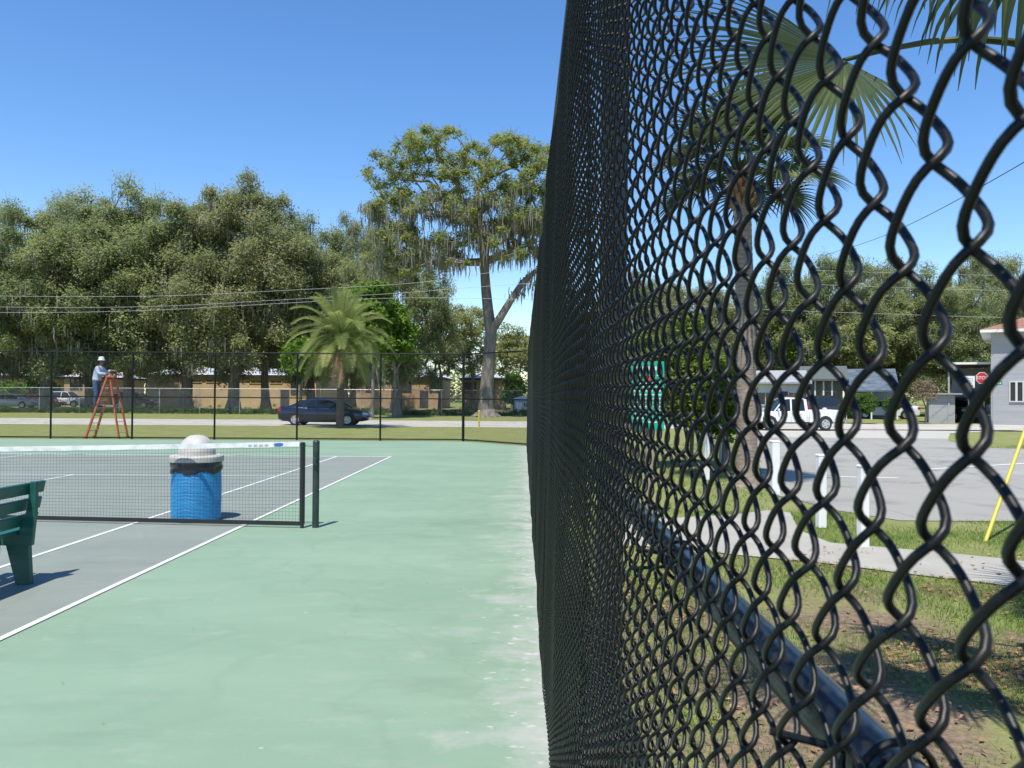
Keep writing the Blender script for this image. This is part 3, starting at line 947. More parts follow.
def moss_mesh(pts, g, n_per=7, L0=1.1, w=0.09, spread=0.35):
    V = []; Fc = []
    for p in pts:
        for q in range(n_per):
            L_ = L0 * g.uniform(0.35, 1.5); a = g.uniform(0, PI)
            ux, uy = math.cos(a), math.sin(a)
            x, y, z = p[0] + g.normal(0, spread), p[1] + g.normal(0, spread), p[2] + g.uniform(-0.1, 0.15)
            o_ = len(V); ww = w * g.uniform(0.5, 1.4)
            for i, (t, k) in enumerate(((0, .5), (0.35, 1.0), (0.7, 0.65), (1, 0.06))):
                jx = g.normal(0, 0.03) * L0; jy = g.normal(0, 0.03) * L0
                V.append((x + jx - ux * ww * k, y + jy - uy * ww * k, z - L_ * t)); V.append((x + jx + ux * ww * k, y + jy + uy * ww * k, z - L_ * t))
                if i: Fc.append((o_ + 2 * i - 2, o_ + 2 * i - 1, o_ + 2 * i + 1, o_ + 2 * i))
    return np.array(V), np.array(Fc)


def make_tree(name, label, cat, seed, trunk, centres, crad, n_per, ls, lmat, k_r=0.03, expo=0.46, moss=0, moss_kw=None, bark=None, loc=(0, 0, 0), group=None, rz=0, lc=None, trunk_r=None, extra_tip=0):
    g = np.random.default_rng(seed)
    t = thing(name, label, cat, loc, rz, group)
    nodes, par, rad, cnt = skeleton(centres, trunk, g, k_r, expo=expo)
    nt = len(trunk)
    if trunk_r is not None:
        for i in range(nt): rad[i] = trunk_r[i]
        for i in range(nt, len(nodes)): rad[i] = min(rad[i], trunk_r[-1] * 0.8)
    V, Fc = limb_mesh(nodes, par, rad, sides=8, nt=nt)
    V, Fc = add_twigs(V, Fc, centres, crad, g, 12, 0.022 if trunk[-1][2] > 2 else 0.006)
    np_mesh('trunk', V, Fc, bark or M_bark, t, smooth=True)
    V, Fc = leaf_cloud(centres, crad, n_per, ls, g, **(lc or {}))
    np_mesh('crown', V, Fc, lmat, t)
    if moss:
        hang = nodes[nt:][(rad[nt:] > k_r * 0.9)]
        hang = hang[g.permutation(len(hang))[:moss]]
        V, Fc = moss_mesh(hang, g, **(moss_kw or {}))
        np_mesh('hanging_moss', V, Fc, M_moss, t)
    return t


def dome_centres(g, n, c, r, zmin=-0.3, inner=0.45, lob=0.16, minsep=0.0):
    out = []
    tries = 0
    while len(out) < n and tries < 60000:
        tries += 1
        d = g.normal(0, 1, 3); d /= np.linalg.norm(d)
        if d[2] < zmin: continue
        q = (inner + (1 - inner) * g.random() ** 0.6)
        q *= 1 + lob * math.sin(4 * math.atan2(d[1], d[0]) + c[0]) * math.cos(3 * d[2] + c[1]) + lob * 0.6 * math.sin(7 * math.atan2(d[1], d[0]) + 5 * d[2])
        p = np.array(c) + d * q * np.array(r)
        if minsep and out and np.min(np.linalg.norm(np.array(out) - p, axis=1)) < minsep: continue
        out.append(p)
    return np.array(out)


# --- live oak, two builds; the rest are copies
def live_oak(seed, name, label, group, H=19.0, RX=9.0, lm=None, n=190, dens=640, loc=(0, 0, 0), moss=300, low=0.145):
    g = np.random.default_rng(seed)
    cz = H * 0.50
    cs = dome_centres(g, n, (0, 0, cz), (RX, RX, H - cz - 0.8), zmin=-0.8, inner=0.40, lob=0.03, minsep=1.0)
    cs = cs[cs[:, 2] > H * low]
    rr = g.uniform(0.9, 1.9, len(cs))
    tr = [(0, 0, -0.1), (0.1, 0, 0.7), (0.15, 0.1, 2.0), (0.3, 0.1, 3.6), (0.4, 0.0, H * 0.26)]
    tt = [0.95, 0.62, 0.52, 0.47, 0.46]
    return make_tree(name, label, 'tree', seed, tr, cs, rr, dens, 0.125, lm or M_oak, k_r=0.045, expo=0.50, moss=moss,
                     moss_kw=dict(n_per=14, L0=0.85, w=0.055, spread=0.6), loc=loc, group=group, trunk_r=tt, lc=dict(flat=0.75, up=1.3, aspect=0.5, hollow=0.12))


GO = 'live oaks beyond the street'
def place(px, py_top, Y): return Vector((X_at(px, Y), Y, 0)), Z_at(px, py_top, Y)
oakA = live_oak(21, 'live_oak', 'broad live oak with hanging grey moss, its thick trunk behind the men at the orange ladder', GO, H=19, RX=8.8)
oakB = live_oak(22, 'live_oak', 'live oak hung with moss', GO, H=19, RX=7.8, lm=M_oak2, n=180)
oakC = live_oak(23, 'live_oak', 'live oak hung with moss', GO, H=19, RX=8.2, n=190, moss=340)
oaks = {'A': oakA, 'B': oakB, 'C': oakC}
used = set()


def put(kind, px, top, Y, rz, label, group=GO, sx=None):
    X = X_at(px, Y); Ht = Z_at(px, top, Y)
    s_ = Ht / 19.0; sw = sx or s_
    if kind not in used:
        used.add(kind); o = oaks[kind]; o.location = (X, Y, 0); o.rotation_euler = (0, 0, rz); o.scale = (sw, sw, s_); o['label'] = label; o['group'] = group
        return o
    return dup(oaks[kind], (X, Y, 0), rz, label, group, (sw, sw, s_))


put('A', -30, 212, 72, 0.4, 'live oak whose trunk is outside the left edge and whose crown reaches into the picture', sx=0.95)
put('C', 47, 190, 70, 1.9, 'mossy live oak with a thick trunk behind the second post of the far fence', sx=0.9)
put('B', 92, 186, 80, 3.0, 'live oak rising behind the person on the orange ladder', sx=0.95)
put('A', 130, 178, 72, 4.0, 'rounded live oak right of the orange ladder', sx=0.92)
put('C', 186, 175, 72, 5.1, 'live oak with its trunk just left of the tan school building', sx=0.9)
put('B', 233, 166, 70, 0.9, 'tallest oak of the left mass with thin brownish twigs at its top', sx=0.9)
put('A', 266, 182, 74, 2.3, 'live oak in front of the tan school building, right of its stouter neighbour', sx=0.72)
put('C', 312, 214, 80, 3.3, 'live oak behind the crown of the date palm', sx=0.78)
put('B', 352, 208, 84, 5.5, 'smaller oak between the date palm and the tall bare-trunked oak', sx=0.62)
put('A', 395, 226, 74, 1.2, 'dark low oak left of the tall oak, behind bright green leaves', sx=0.66)
GB = 'oaks far back behind the school buildings'
for k, (px, top, Y, kd) in enumerate(((-70, 262, 118, 'C'), (15, 262, 112, 'A'), (70, 255, 120, 'B'), (150, 255, 118, 'C'), (215, 258, 116, 'A'), (290, 268, 118, 'B'), (345, 290, 120, 'C'))):
    put(kd, px, top, Y, k * 1.3, ('distant oak filling the gap at the left edge', 'distant oak behind the parked silver car', 'distant oak behind the ladder', 'distant oak left of the tan school building', 'distant oak behind the left half of the tan school',
                                'distant oak behind the right end of the tan school', 'distant oak behind the date palm trunk')[k], GB, sx=0.95)
GR = 'oaks seen through the near fence'
put('C', 640, 262, 70, 0.3, 'oak behind the green notice board, seen through the near mesh', GR, sx=0.62)
put('B', 700, 275, 66, 2.0, 'oak left of the ringed palm trunk, seen through the near mesh', GR, sx=0.58)
put('A', 768, 268, 78, 3.9, 'oak above the white house and pickup truck', GR, sx=0.62)
put('C', 822, 238, 74, 5.0, 'mossy oak with two trunks showing right of the pickup truck', GR, sx=0.72)
put('B', 880, 252, 78, 0.7, 'brownish oak above the round green bush', GR, sx=0.72)
put('A', 935, 262, 72, 2.8, 'dark oak above the brown leafed shrub and carport', GR, sx=0.66)
put('B', 985, 244, 82, 4.4, 'oak behind the stop sign, left of the grey house', GR, sx=0.66)
put('C', 1045, 262, 92, 5.9, 'oak behind the grey two storey house', GR, sx=0.8)
for k, (px, top, Y, kd) in enumerate(((600, 300, 112, 'B'), (680, 305, 120, 'A'), (750, 300, 115, 'B'), (850, 290, 118, 'C'), (950, 290, 120, 'B'))):
    put(kd, px, top, Y, 1 + k * 1.7, ('distant oak hidden behind the dense part of the near mesh', 'distant oak behind the green notice board', 'distant oak behind the ringed palm trunk', 'distant oak behind the round bush', 'distant oak behind the flat carport roof')[k], 'oaks far back behind the houses', sx=0.95)

# --- the tall oak on the far side of the street
g = np.random.default_rng(31)
TY = 60.0
base = Vector((X_at(486, TY), TY, 0))
def rel(px, py, dy=0.0):
    p = at(px, py, TY + dy) ; return np.array([p.x - base.x, dy, p.z])
trunk = [rel(487, 421), rel(486, 412), rel(487, 385), rel(490, 345), rel(491, 332)]
trunk[0][2] = -0.1
limbsL = [rel(488, 310), rel(486, 290, 0.5), rel(484, 262, 0.4)]
limbsR = [rel(500, 318, -0.5), rel(511, 300, -0.6), rel(523, 282, -0.4), rel(537, 270, 0)]
cs = []
def reg(cx, cy, rx, ry, n, dr=4.5):
    for _ in range(int(n * 2.6)):
        a = g.uniform(0, 2 * PI); q = math.sqrt(g.random())
        cs.append(rel(cx + rx * q * math.cos(a), cy + ry * q * math.sin(a), g.uniform(-dr, dr)))
for args in ((384, 172, 20, 20, 5), (415, 185, 45, 40, 12), (500, 190, 50, 45, 16), (400, 250, 34, 22, 6), (520, 250, 30, 12, 5), (475, 235, 40, 14, 6), (412, 142, 16, 9, 6), (440, 136, 20, 10, 6), (430, 165, 28, 16, 9), (470, 160, 22, 18, 9), (512, 142, 18, 12, 9), (540, 160, 16, 14, 7), (505, 178, 30, 18, 9),
             (392, 200, 20, 12, 5), (425, 205, 28, 18, 8), (468, 205, 26, 18, 9), (520, 205, 28, 20, 9), (378, 210, 14, 10, 4), (400, 232, 26, 10, 7), (500, 232, 30, 12, 8), (540, 228, 20, 22, 8), (525, 200, 20, 20, 5), (430, 240, 26, 8, 4), (556, 190, 12, 26, 6),
             (395, 262, 28, 14, 8), (450, 258, 22, 9, 5), (545, 225, 10, 18, 4)):
    reg(*args)
cs = np.array(cs)
tall = thing('tall_oak', 'tall open crowned oak with a bare forked trunk, right of the date palm', 'tree', base)
nodes, par, rad, cnt = skeleton(np.vstack([cs]), trunk + limbsL, g, 0.026, expo=0.5)
nt = 8
for i, r in enumerate((1.0, 0.62, 0.50, 0.44, 0.44, 0.40, 0.37, 0.33)): rad[i] = r
rad[nt:] = np.minimum(rad[nt:], 0.26)
V, Fc = limb_mesh(nodes, par, rad, 8, nt)
n2 = [trunk[4]] + limbsR
V2, F2 = limb_mesh(np.array(n2), [-1, 0, 1, 2, 3], np.array([0.34, 0.30, 0.26, 0.22, 0.17]), 8, 0)
# root flare
V3 = []; F3 = []
for k in range(7):
    a = k * 0.9; o_ = len(V3)
    dx, dy = math.cos(a), math.sin(a)
    for (t, h, w_) in ((0.2, 1.3, 0.2), (0.75, 0.45, 0.22), (1.25, 0.0, 0.18)):
        V3 += [(trunk[1][0] + dx * t - dy * w_, dy * t + dx * w_, h * 0.2), (trunk[1][0] + dx * t * 0.9, dy * t * 0.9, h), (trunk[1][0] + dx * t + dy * w_, dy * t - dx * w_, h * 0.2)]
    for i in range(2):
        for j in range(2):
            F3.append((o_ + i * 3 + j, o_ + i * 3 + j + 1, o_ + i * 3 + 4 + j, o_ + i * 3 + 3 + j))
n1 = len(V); n22 = len(V2)
M_tb = mat('tall_oak_bark', (0.12, 0.102, 0.085), 0.95, col2=(0.25, 0.225, 0.19), scale=2.5, detail=8, bump=0.6, bscale=10, stretch=(2, 2, 0.4))
VT, FT = add_twigs(np.vstack([V, V2, np.array(V3)]), np.vstack([Fc, F2 + n1, np.array(F3) + n1 + n22]), cs, np.full(len(cs), 0.9), g, 8, 0.018)
np_mesh('trunk', VT, FT, M_tb, tall, smooth=True)
# a few more clumps on the low right limb
ex = np.array([rel(545, 262, 0.5), rel(552, 272, -0.5), rel(540, 250, 0.5)])
allc = np.vstack([cs, ex])
V, Fc = leaf_cloud(allc, g.uniform(0.35, 0.95, len(allc)), 120, 0.125, g, flat=0.7, up=0.8, aspect=0.45, hollow=0.1)
np_mesh('crown', V, Fc, M_tall, tall)
low = nodes[nt:][(nodes[nt:, 2] < Z_at(480, 200, TY)) & (nodes[nt:, 2] > Z_at(480, 275, TY))]
low = low[g.permutation(len(low))[:260]]
low2 = np.array([n2[2] + (n2[3] - n2[2]) * t for t in (0.1, 0.5, 0.9)] + [n2[3] + (n2[4] - n2[3]) * t for t in (0.3, 0.6, 0.95)])
V, Fc = moss_mesh(np.array([n2[2] + (n2[4] - n2[2]) * t for t in np.linspace(0.2, 1, 14)]), g, n_per=10, L0=0.7, w=0.05, spread=0.45)
np_mesh('hanging_moss', V, Fc, M_moss, tall)
V, Fc = moss_mesh(low, g, n_per=13, L0=0.95, w=0.05, spread=0.6)
np_mesh('hanging_moss', V, Fc, M_moss, tall)


# --- lighter trees and bushes
def small_tree(name, label, px, top, Y, bottom, rw, seed, lm, n=50, dens=230, ls=0.16, group=None, trunk_r=0.13, zmin=-0.8, moss=0, rr=(0.5, 1.0), inner=0.3, bark=None, cat='tree'):
    g = np.random.default_rng(seed)
    X = X_at(px, Y); zt = Z_at(px, top, Y); zb = max(0.35, Z_at(px, bottom, Y)); R_ = rw * Y / F
    cz = (zt + zb) / 2
    cs = dome_centres(g, n, (0, 0, cz), (max(0.2, R_ - rr[1] * 0.6), max(0.2, R_ - rr[1] * 0.6), max(0.1, (zt - zb) / 2 - rr[1] * 0.4)), zmin=zmin, inner=inner, lob=0.12)
    tr = [(0, 0, -0.05), (0.03, 0, zb * 0.4), (0.08, 0.03, max(zb, 0.3 * zt))]
    return make_tree(name, label, cat, seed, tr, cs, g.uniform(rr[0], rr[1], len(cs)), dens, ls, lm, k_r=0.018 if zt > 4 else 0.008, expo=0.45, moss=moss, loc=(X, Y, 0), group=group,
                     trunk_r=[trunk_r * 1.3, trunk_r, trunk_r * 0.9], moss_kw=dict(n_per=6, L0=1.2, w=0.08, spread=0.4), bark=bark)


small_tree('young_tree', 'bright green young tree with a pointed top just right of the date palm', 372, 276, 54, 372, 26, 41, M_bright, n=46, rr=(0.5, 1.0))
small_tree('young_tree', 'bright green spreading young tree right of the date palm, below the dark oak', 394, 300, 56, 372, 28, 42, M_bright, n=55, rr=(0.5, 1.1))
small_tree('young_tree', 'yellow green small tree behind the left fronds of the date palm', 300, 330, 60, 385, 22, 43, M_bright, n=30, rr=(0.5, 1.0))
small_tree('pale_tree', 'fine leaved pale green tree left of the tall oak trunk', 440, 292, 82, 388, 42, 44, M_willow, n=90, dens=170, ls=0.13, trunk_r=0.22, moss=20, rr=(0.6, 1.2))
small_tree('pale_tree', 'fine leaved pale green tree behind the tall oak trunk', 472, 302, 86, 388, 38, 45, M_willow, n=70, dens=170, ls=0.13, trunk_r=0.2, rr=(0.6, 1.2))
small_tree('pale_tree', 'pale green tree right of the tall oak trunk, beside the mesh edge', 512, 312, 80, 394, 30, 46, M_willow, n=50, dens=170, ls=0.13, trunk_r=0.16, rr=(0.5, 1.1))
small_tree('dark_tree', 'small dark tree with two thin trunks right of the date palm', 399, 345, 60, 386, 26, 47, M_oak, n=45, trunk_r=0.2, rr=(0.5, 1.0), moss=25)
small_tree('bush', 'bright green bush beside the blue shed at the mesh edge', 514, 368, 72, 410, 13, 48, M_bright, n=40, rr=(0.4, 0.8), cat='bush')
small_tree('bush', 'tall green hedge bush behind the far fence at the left edge', 12, 382, 92, 398, 34, 49, M_bright, n=50, rr=(0.5, 1.0), cat='bush')
small_tree('bush', 'olive green bush behind the parked silver car', 42, 374, 88, 400, 18, 50, M_bush, n=40, rr=(0.5, 1.0), cat='bush')
small_tree('pale_tree', 'pale green tree behind the carport, left of the grey house', 950, 330, 70, 384, 30, 51, M_willow, n=50, trunk_r=0.18, rr=(0.5, 1.1))
small_tree('pale_tree', 'sunlit yellow green tree behind the white house', 800, 320, 72, 372, 30, 52, M_shrub, n=50, trunk_r=0.2, rr=(0.5, 1.1))
small_tree('pale_tree', 'sunlit green tree behind the blue grey carport roof', 862, 318, 70, 372, 34, 53, M_willow, n=60, trunk_r=0.2, rr=(0.5, 1.1))
# far belt of woodland closing the horizon
g = np.random.default_rng(90)
n = 520
xx = g.uniform(-190, 210, n); yy = 165 + g.uniform(-10, 14, n) + 10 * np.sin(xx * 0.03)
hh = 8.5 + 2.5 * np.sin(xx * 0.09) + g.uniform(-1.5, 2.5, n)
cc = np.stack([xx, yy, hh * g.uniform(0.15, 1.0, n)], 1)
V, Fc = leaf_cloud(cc, g.uniform(1.6, 3.2, n), 130, 0.42, g, flat=0.9, up=1.0)
o = np_mesh('distant_woodland', V, Fc, M_oak)
tag(o, 'low belt of woodland closing the horizon behind every building', 'woodland', kind='stuff')
# rank weeds grown into the wire fence
n = 900
xx = g.uniform(-48, 2, n); cc = np.stack([xx, 63.35 + g.normal(0, 0.22, n), np.abs(g.normal(0.12, 0.16, n)) + 0.04], 1)
V, Fc = leaf_cloud(cc, g.uniform(0.12, 0.34, n), 60, 0.05, g, flat=0.8, up=0.3)
o = np_mesh('weeds', V, Fc, M_bush)
tag(o, 'dark rank weeds along the foot of the galvanised fence', 'weeds', kind='stuff')
# right side plants
small_tree('round_bush', 'clipped round dark green bush right of the pickup truck', 858, 392, 50, 420, 21, 54, M_bush, n=60, dens=260, ls=0.055, rr=(0.25, 0.4), zmin=-0.9, cat='bush')
small_tree('bush', 'low green bush at the foot of the grey house', 1000, 389, 52, 412, 17, 55, M_bush, n=40, dens=200, ls=0.06, rr=(0.2, 0.45), cat='bush')
small_tree('bush', 'low green bush left of the brown shrub', 893, 396, 58, 412, 12, 56, M_bush, n=30, dens=150, ls=0.06, rr=(0.2, 0.4), cat='bush')
M_brown = leaf_mat('brown_shrub_leaf', (0.20, 0.15, 0.09), (0.33, 0.27, 0.16), (0.42, 0.36, 0.22), trans=0.3, nscale=2)
small_tree('bare_shrub', 'half bare brown shrub in front of the carport', 925, 375, 50, 408, 16, 57, M_brown, n=46, dens=60, ls=0.05, rr=(0.25, 0.5), trunk_r=0.05, cat='shrub')
# tall leafy shrubs beside the ringed palm trunk
GS = 'leafy shrubs along the lot'
for k, (px, top, Y, bot, rw, sd) in enumerate(((612, 330, 17, 478, 34, 61), (650, 322, 18.5, 470, 36, 62), (690, 318, 19, 474, 36, 63), (722, 352, 18, 478, 26, 64), (736, 342, 20, 470, 15, 65))):
    small_tree('leafy_shrub', ('leafy yellow green shrub in the dense part of the near mesh', 'tall leafy shrub directly behind the green notice board', 'tall leafy shrub right of the green notice board',
               'shorter leafy shrub left of the ringed palm trunk', 'narrow leafy shrub right of the ringed palm trunk')[k], px, top, Y, bot, rw, sd, M_shrub, n=60, dens=200, ls=0.06, rr=(0.22, 0.42), trunk_r=0.05, group=GS, cat='shrub')


# ------------------------------------------------------------------ palms
M_ptrunk = mat('palm_trunk', (0.17, 0.13, 0.10), 0.95, col2=(0.36, 0.30, 0.235), scale=7, detail=8, bump=0.8, bscale=20, stretch=(1, 1, 3.5), lo=0.3, hi=0.7)
M_boot = mat('palm_boot', (0.20, 0.12, 0.07), 0.95, col2=(0.36, 0.24, 0.15), scale=5, bump=0.6)
M_fan = leaf_mat('fan_leaf', (0.035, 0.058, 0.024), (0.105, 0.135, 0.055), (0.24, 0.26, 0.14), trans=0.28, nscale=1.5, rough=0.4)
M_date = leaf_mat('date_leaf', (0.15, 0.21, 0.065), (0.36, 0.41, 0.14), (0.56, 0.50, 0.20), trans=0.5, nscale=0.6, rough=0.4)
M_dry = leaf_mat('dry_frond', (0.25, 0.17, 0.09), (0.38, 0.29, 0.16), trans=0.2, nscale=1)


def fan(b, hub, axis, nrm, rad, nseg, g, half=PI * 0.72, droop=0.45, wseg=0.033, fused=0.45, thin=0.0):
    """costapalmate blade: pleated segments joined near the hub, loose and hanging at the tips"""
    hub = Vector(hub); axis = Vector(axis).normalized(); nrm = Vector(nrm).normalized(); side = axis.cross(nrm).normalized()
    nrm = side.cross(axis)
    for k in range(nseg):
        f = (k + 0.5) / nseg * 2 - 1
        an = f * half
        d = axis * math.cos(an) + side * math.sin(an)
        L_ = rad * (1.0 - 0.28 * abs(f) ** 1.5) * g.uniform(0.88, 1.06)
        d = (d + nrm * (0.10 + 0.16 * abs(f))).normalized()
        p = hub.copy(); ww = d.cross(nrm).normalized()
        steps = 9; st = L_ / steps; o_ = len(b.v); dd = d.copy()
        vs = []
        for i in range(steps + 1):
            t = i / steps
            if t <= fused: wd = 1.06 * math.tan(half / nseg) * t * L_
            else:
                w0 = 1.06 * math.tan(half / nseg) * fused * L_
                wd = w0 * max(0.03, (1 - (t - fused) / (1 - fused))) ** 0.75 * (1 - 0.35 * thin)
            fold = wd * 0.75
            vs += [p - ww * wd - nrm * 0, p + nrm * fold, p + ww * wd]
            if t > fused * 0.9:
                dd = (dd + Vector((g.normal(0, .03), g.normal(0, .03), -droop * (0.14 + 0.55 * max(0.0, t - fused) ** 1.2) * g.uniform(0.7, 1.3)))).normalized()
            p = p + dd * st
        fs = []
        for i in range(steps):
            fs += [(3 * i, 3 * i + 1, 3 * i + 4, 3 * i + 3), (3 * i + 1, 3 * i + 2, 3 * i + 5, 3 * i + 4)]
        b.add(vs, fs)


def petiole(b, a, hub, arch, r0=0.022, r1=0.009):
    a, hub = Vector(a), Vector(hub)
    pts = [a.lerp(hub, t / 8) + Vector((0, 0, arch * math.sin(PI * t / 8))) for t in range(9)]
    b.tube(pts, [r0 + (r1 - r0) * t / 8 for t in range(9)], 6)
    return (pts[-1] - pts[-2]).normalized()


def trunk_rings(name, h, r0, r1, lean, m, parent, n=14, flare=0.12):
    b = MB(); pts = []; rr = []
    N = int(h / 0.055)
    for i in range(N + 1):
        t = i / N
        pts.append((lean[0] * t * t, lean[1] * t, h * t))
        base_r = r0 + (r1 - r0) * min(1, t * 1.3) + flare * math.exp(-t * h / 0.22)
        rr.append(base_r * (1 + (0.035 if i % 2 else 0) + random.uniform(-.012, .012)))
    b.tube(pts, rr, n); return b.build(name, m, parent, smooth=True)


def sabal(name, label, loc, h, r0, r1, nf, frad, plen, seed, lean=(0, 0), boots=True, group=None, nseg=40, frond_list=None, azf=None, minel=-0.9, droop=0.5):
    g = np.random.default_rng(seed)
    t = thing(name, label, 'palm tree', loc, 0, group)
    trunk_rings('trunk', h, r0, r1, lean, M_ptrunk, t)
    top = Vector((lean[0], lean[1], h))
    if boots:
        b = MB()
        for k in range(46):
            a = k * 2.4; z = h - 0.55 + 0.55 * (k / 46)
            r = r1 + 0.02
            a0 = top + Vector((math.cos(a) * r * 0.7, math.sin(a) * r * 0.7, z - h - 0.02))
            a1 = a0 + Vector((math.cos(a) * 0.15, math.sin(a) * 0.15, 0.20))
            b.beam(a0, a1, 0.075, 0.025, up=(math.cos(a), math.sin(a), 0.2))
        b.build('boot', M_boot, t)
    for k in range(nf):
        b = MB()
        if frond_list and k < len(frond_list):
            hub, arch = frond_list[k][0] - Vector(loc), frond_list[k][1]
            axn = frond_list[k][2] if len(frond_list[k]) > 2 else None
        else:
            a = (k * 2.39996 + 0.3) if azf is None else azf(k)
            el = minel + (1.35 - minel) * ((k + 0.5) / nf) if not frond_list else g.uniform(minel, 0.95)
            L_ = plen * g.uniform(0.85, 1.1)
            hub = top + Vector((math.cos(a) * math.cos(el), math.sin(a) * math.cos(el), math.sin(el))) * L_
            arch = 0.10 * L_ * math.cos(el); axn = None
        dd = petiole(b, top + (hub - top).normalized() * 0.08, hub, arch, 0.024, 0.010)
        b.build('frond_stalk', M_fan, t, smooth=True)
        b = MB()
        ax = Vector((dd.x, dd.y, dd.z - 0.25)).normalized() if axn is None else Vector(axn[0])
        nn = Vector((0, 0, 1)) - ax * ax.z
        if nn.length < 0.2: nn = Vector((-dd.x, -dd.y, 0.4))
        if axn is not None: nn = Vector(axn[1])
        fr = frad * g.uniform(0.85, 1.1); dr = droop * g.uniform(0.7, 1.3); hf = PI * 0.75
        if axn is not None: fr = axn[2]; dr = axn[3]; hf = axn[4]
        fan(b, hub, ax, nn, fr, nseg, g, half=hf, droop=dr)
        b.build('fan_blade', M_fan, t, fixn=False)
    return t


# ringed palm behind the near fence
pb_ = gr(747, 487)
pt = at(741, 180, pb_.y)
sabal('cabbage_palm', 'tall cabbage palm with a ringed grey trunk and brown leaf boots beside the parking lot', (pb_.x, pb_.y, 0), pt.z, 0.185, 0.155, 24, 0.95, 1.0, 71, lean=(pt.x - pb_.x, 0), nseg=36, minel=-0.25)
# near palm, its trunk just outside the right edge: hangs fronds into the top of the picture
NP = Vector((3.15, 3.9, 0)); nh = 3.05
fl = []
# the large fan facing the camera through the mesh: (hub, stalk arch, (axis, normal, radius, droop, half angle))
hub1 = at(844, 60, 3.5)
fl.append((hub1, 0.20, (Vector((-0.84, -0.26, -0.48)), Vector((-0.15, -0.83, 0.475)), 0.98, 0.34, R(76))))
for (px, py, Y, ax, rad_, dr) in ((960, -130, 3.3, (-0.55, -0.1, -0.8), 0.80, 1.5), (1040, -75, 3.1, (-0.35, -0.2, -0.9), 0.75, 1.5), (1010, -110, 3.8, (-0.3, 0.1, -0.9), 0.85, 1.5), (1200, 30, 3.3, (-0.7, -0.3, -0.6), 0.62, 1.2)):
    fl.append((at(px, py, Y), 0.12, (Vector(ax), Vector((-0.2, -0.5, 0.8)), rad_, dr, PI * 0.72)))
sabal('cabbage_palm', 'near palm with its trunk outside the right edge, hanging big fan fronds over the fence', NP, nh, 0.19, 0.17, 20, 0.9, 0.95, 73, nseg=44, frond_list=fl, azf=lambda k: -1.2 + (2.39996 * k * 0.7) % 2.5, minel=-0.1)


sabal('cabbage_palm', 'second near palm outside the right edge, shading the verge beside the footpath', Vector((5.0, 4.5, 0)), 4.3, 0.19, 0.17, 26, 1.0, 1.0, 74, nseg=38, minel=-0.35)

# feather palm in front of the street
dp = gr(340, 427.8)
DP = thing('date_palm', 'stout feather leaved date palm standing in front of the dark blue car', 'palm tree', (dp.x, dp.y, 0))
th_ = Z_at(340, 343, dp.y)
trunk_rings('trunk', th_, 0.19, 0.17, (0.05, 0), mat('dark_palm_trunk', (0.09, 0.072, 0.055), 0.95, col2=(0.17, 0.14, 0.11), scale=7, stretch=(1, 1, 3.5)), DP, flare=0.03)
g = np.random.default_rng(81)
b = MB()
for k in range(60):
    a = k * 2.4; z = th_ - 0.75 + 0.95 * k / 60
    r = 0.17 + 0.05 * math.sin(PI * min(1, k / 60 + .15))
    a0 = Vector((0.05 + math.cos(a) * r * 0.8, math.sin(a) * r * 0.8, z)); a1 = a0 + Vector((math.cos(a) * 0.12, math.sin(a) * 0.12, 0.22))
    b.beam(a0, a1, 0.09, 0.04, up=(math.cos(a), math.sin(a), 0.2))
b.build('boot', M_boot, DP)
NF = 50
for k in range(NF):
    a = k * 2.39996; f = k / (NF - 1)
    el = -0.75 + 2.15 * f ** 0.85
    L_ = 2.75 * g.uniform(0.88, 1.08) * (0.85 if f > 0.9 else 1)
    p = Vector((0.05 + 0.12 * math.cos(a), 0.12 * math.sin(a), th_ + 0.1 + 0.35 * f)); d = Vector((math.cos(a) * math.cos(el), math.sin(a) * math.cos(el), math.sin(el)))
    b = MB(); steps = 16; pts = [p.copy()]; ds = [d.copy()]
    for i in range(steps):
        t = i / steps
        d = (d + Vector((0, 0, -0.035 - 0.15 * t * t - 0.03 * max(0, math.cos(el))))).normalized()
        p = p + d * (L_ / steps); pts.append(p.copy()); ds.append(d.copy())
    b.tube(pts, [0.022 * (1 - i / (steps + 1)) + 0.004 for i in range(steps + 1)], 4)
    for i in range(2, steps * 3 + 1):
        t = i / (steps * 3); idx = min(steps - 1, int(t * steps)); q = pts[idx].lerp(pts[idx + 1], t * steps - idx); dd = ds[idx]
        sd = dd.cross(Vector((0, 0, 1)));
        if sd.length < 0.05: sd = Vector((1, 0, 0))
        sd.normalize(); upn = sd.cross(dd)
        ll = 0.52 * math.sin(PI * min(1, 0.12 + 0.83 * t)) ** 0.6
        for s_ in (-1, 1):
            for e in (0, 1):
                tip = q + (sd * s_ * 0.80 + dd * 0.55 + upn * (0.30 if e else 0.02)).normalized() * ll * g.uniform(0.85, 1.1) + Vector((0, 0, -0.10 * ll))
                wv = dd * 0.015
                b.add([q - wv, q + wv, tip.lerp(q, 0.4) + wv * 0.9, tip, tip.lerp(q, 0.4) - wv * 0.9], [(0, 1, 2, 3, 4)])
    b.build('frond', M_dry if (f < 0.12 and k % 2 == 0) else M_date, DP, fixn=False)
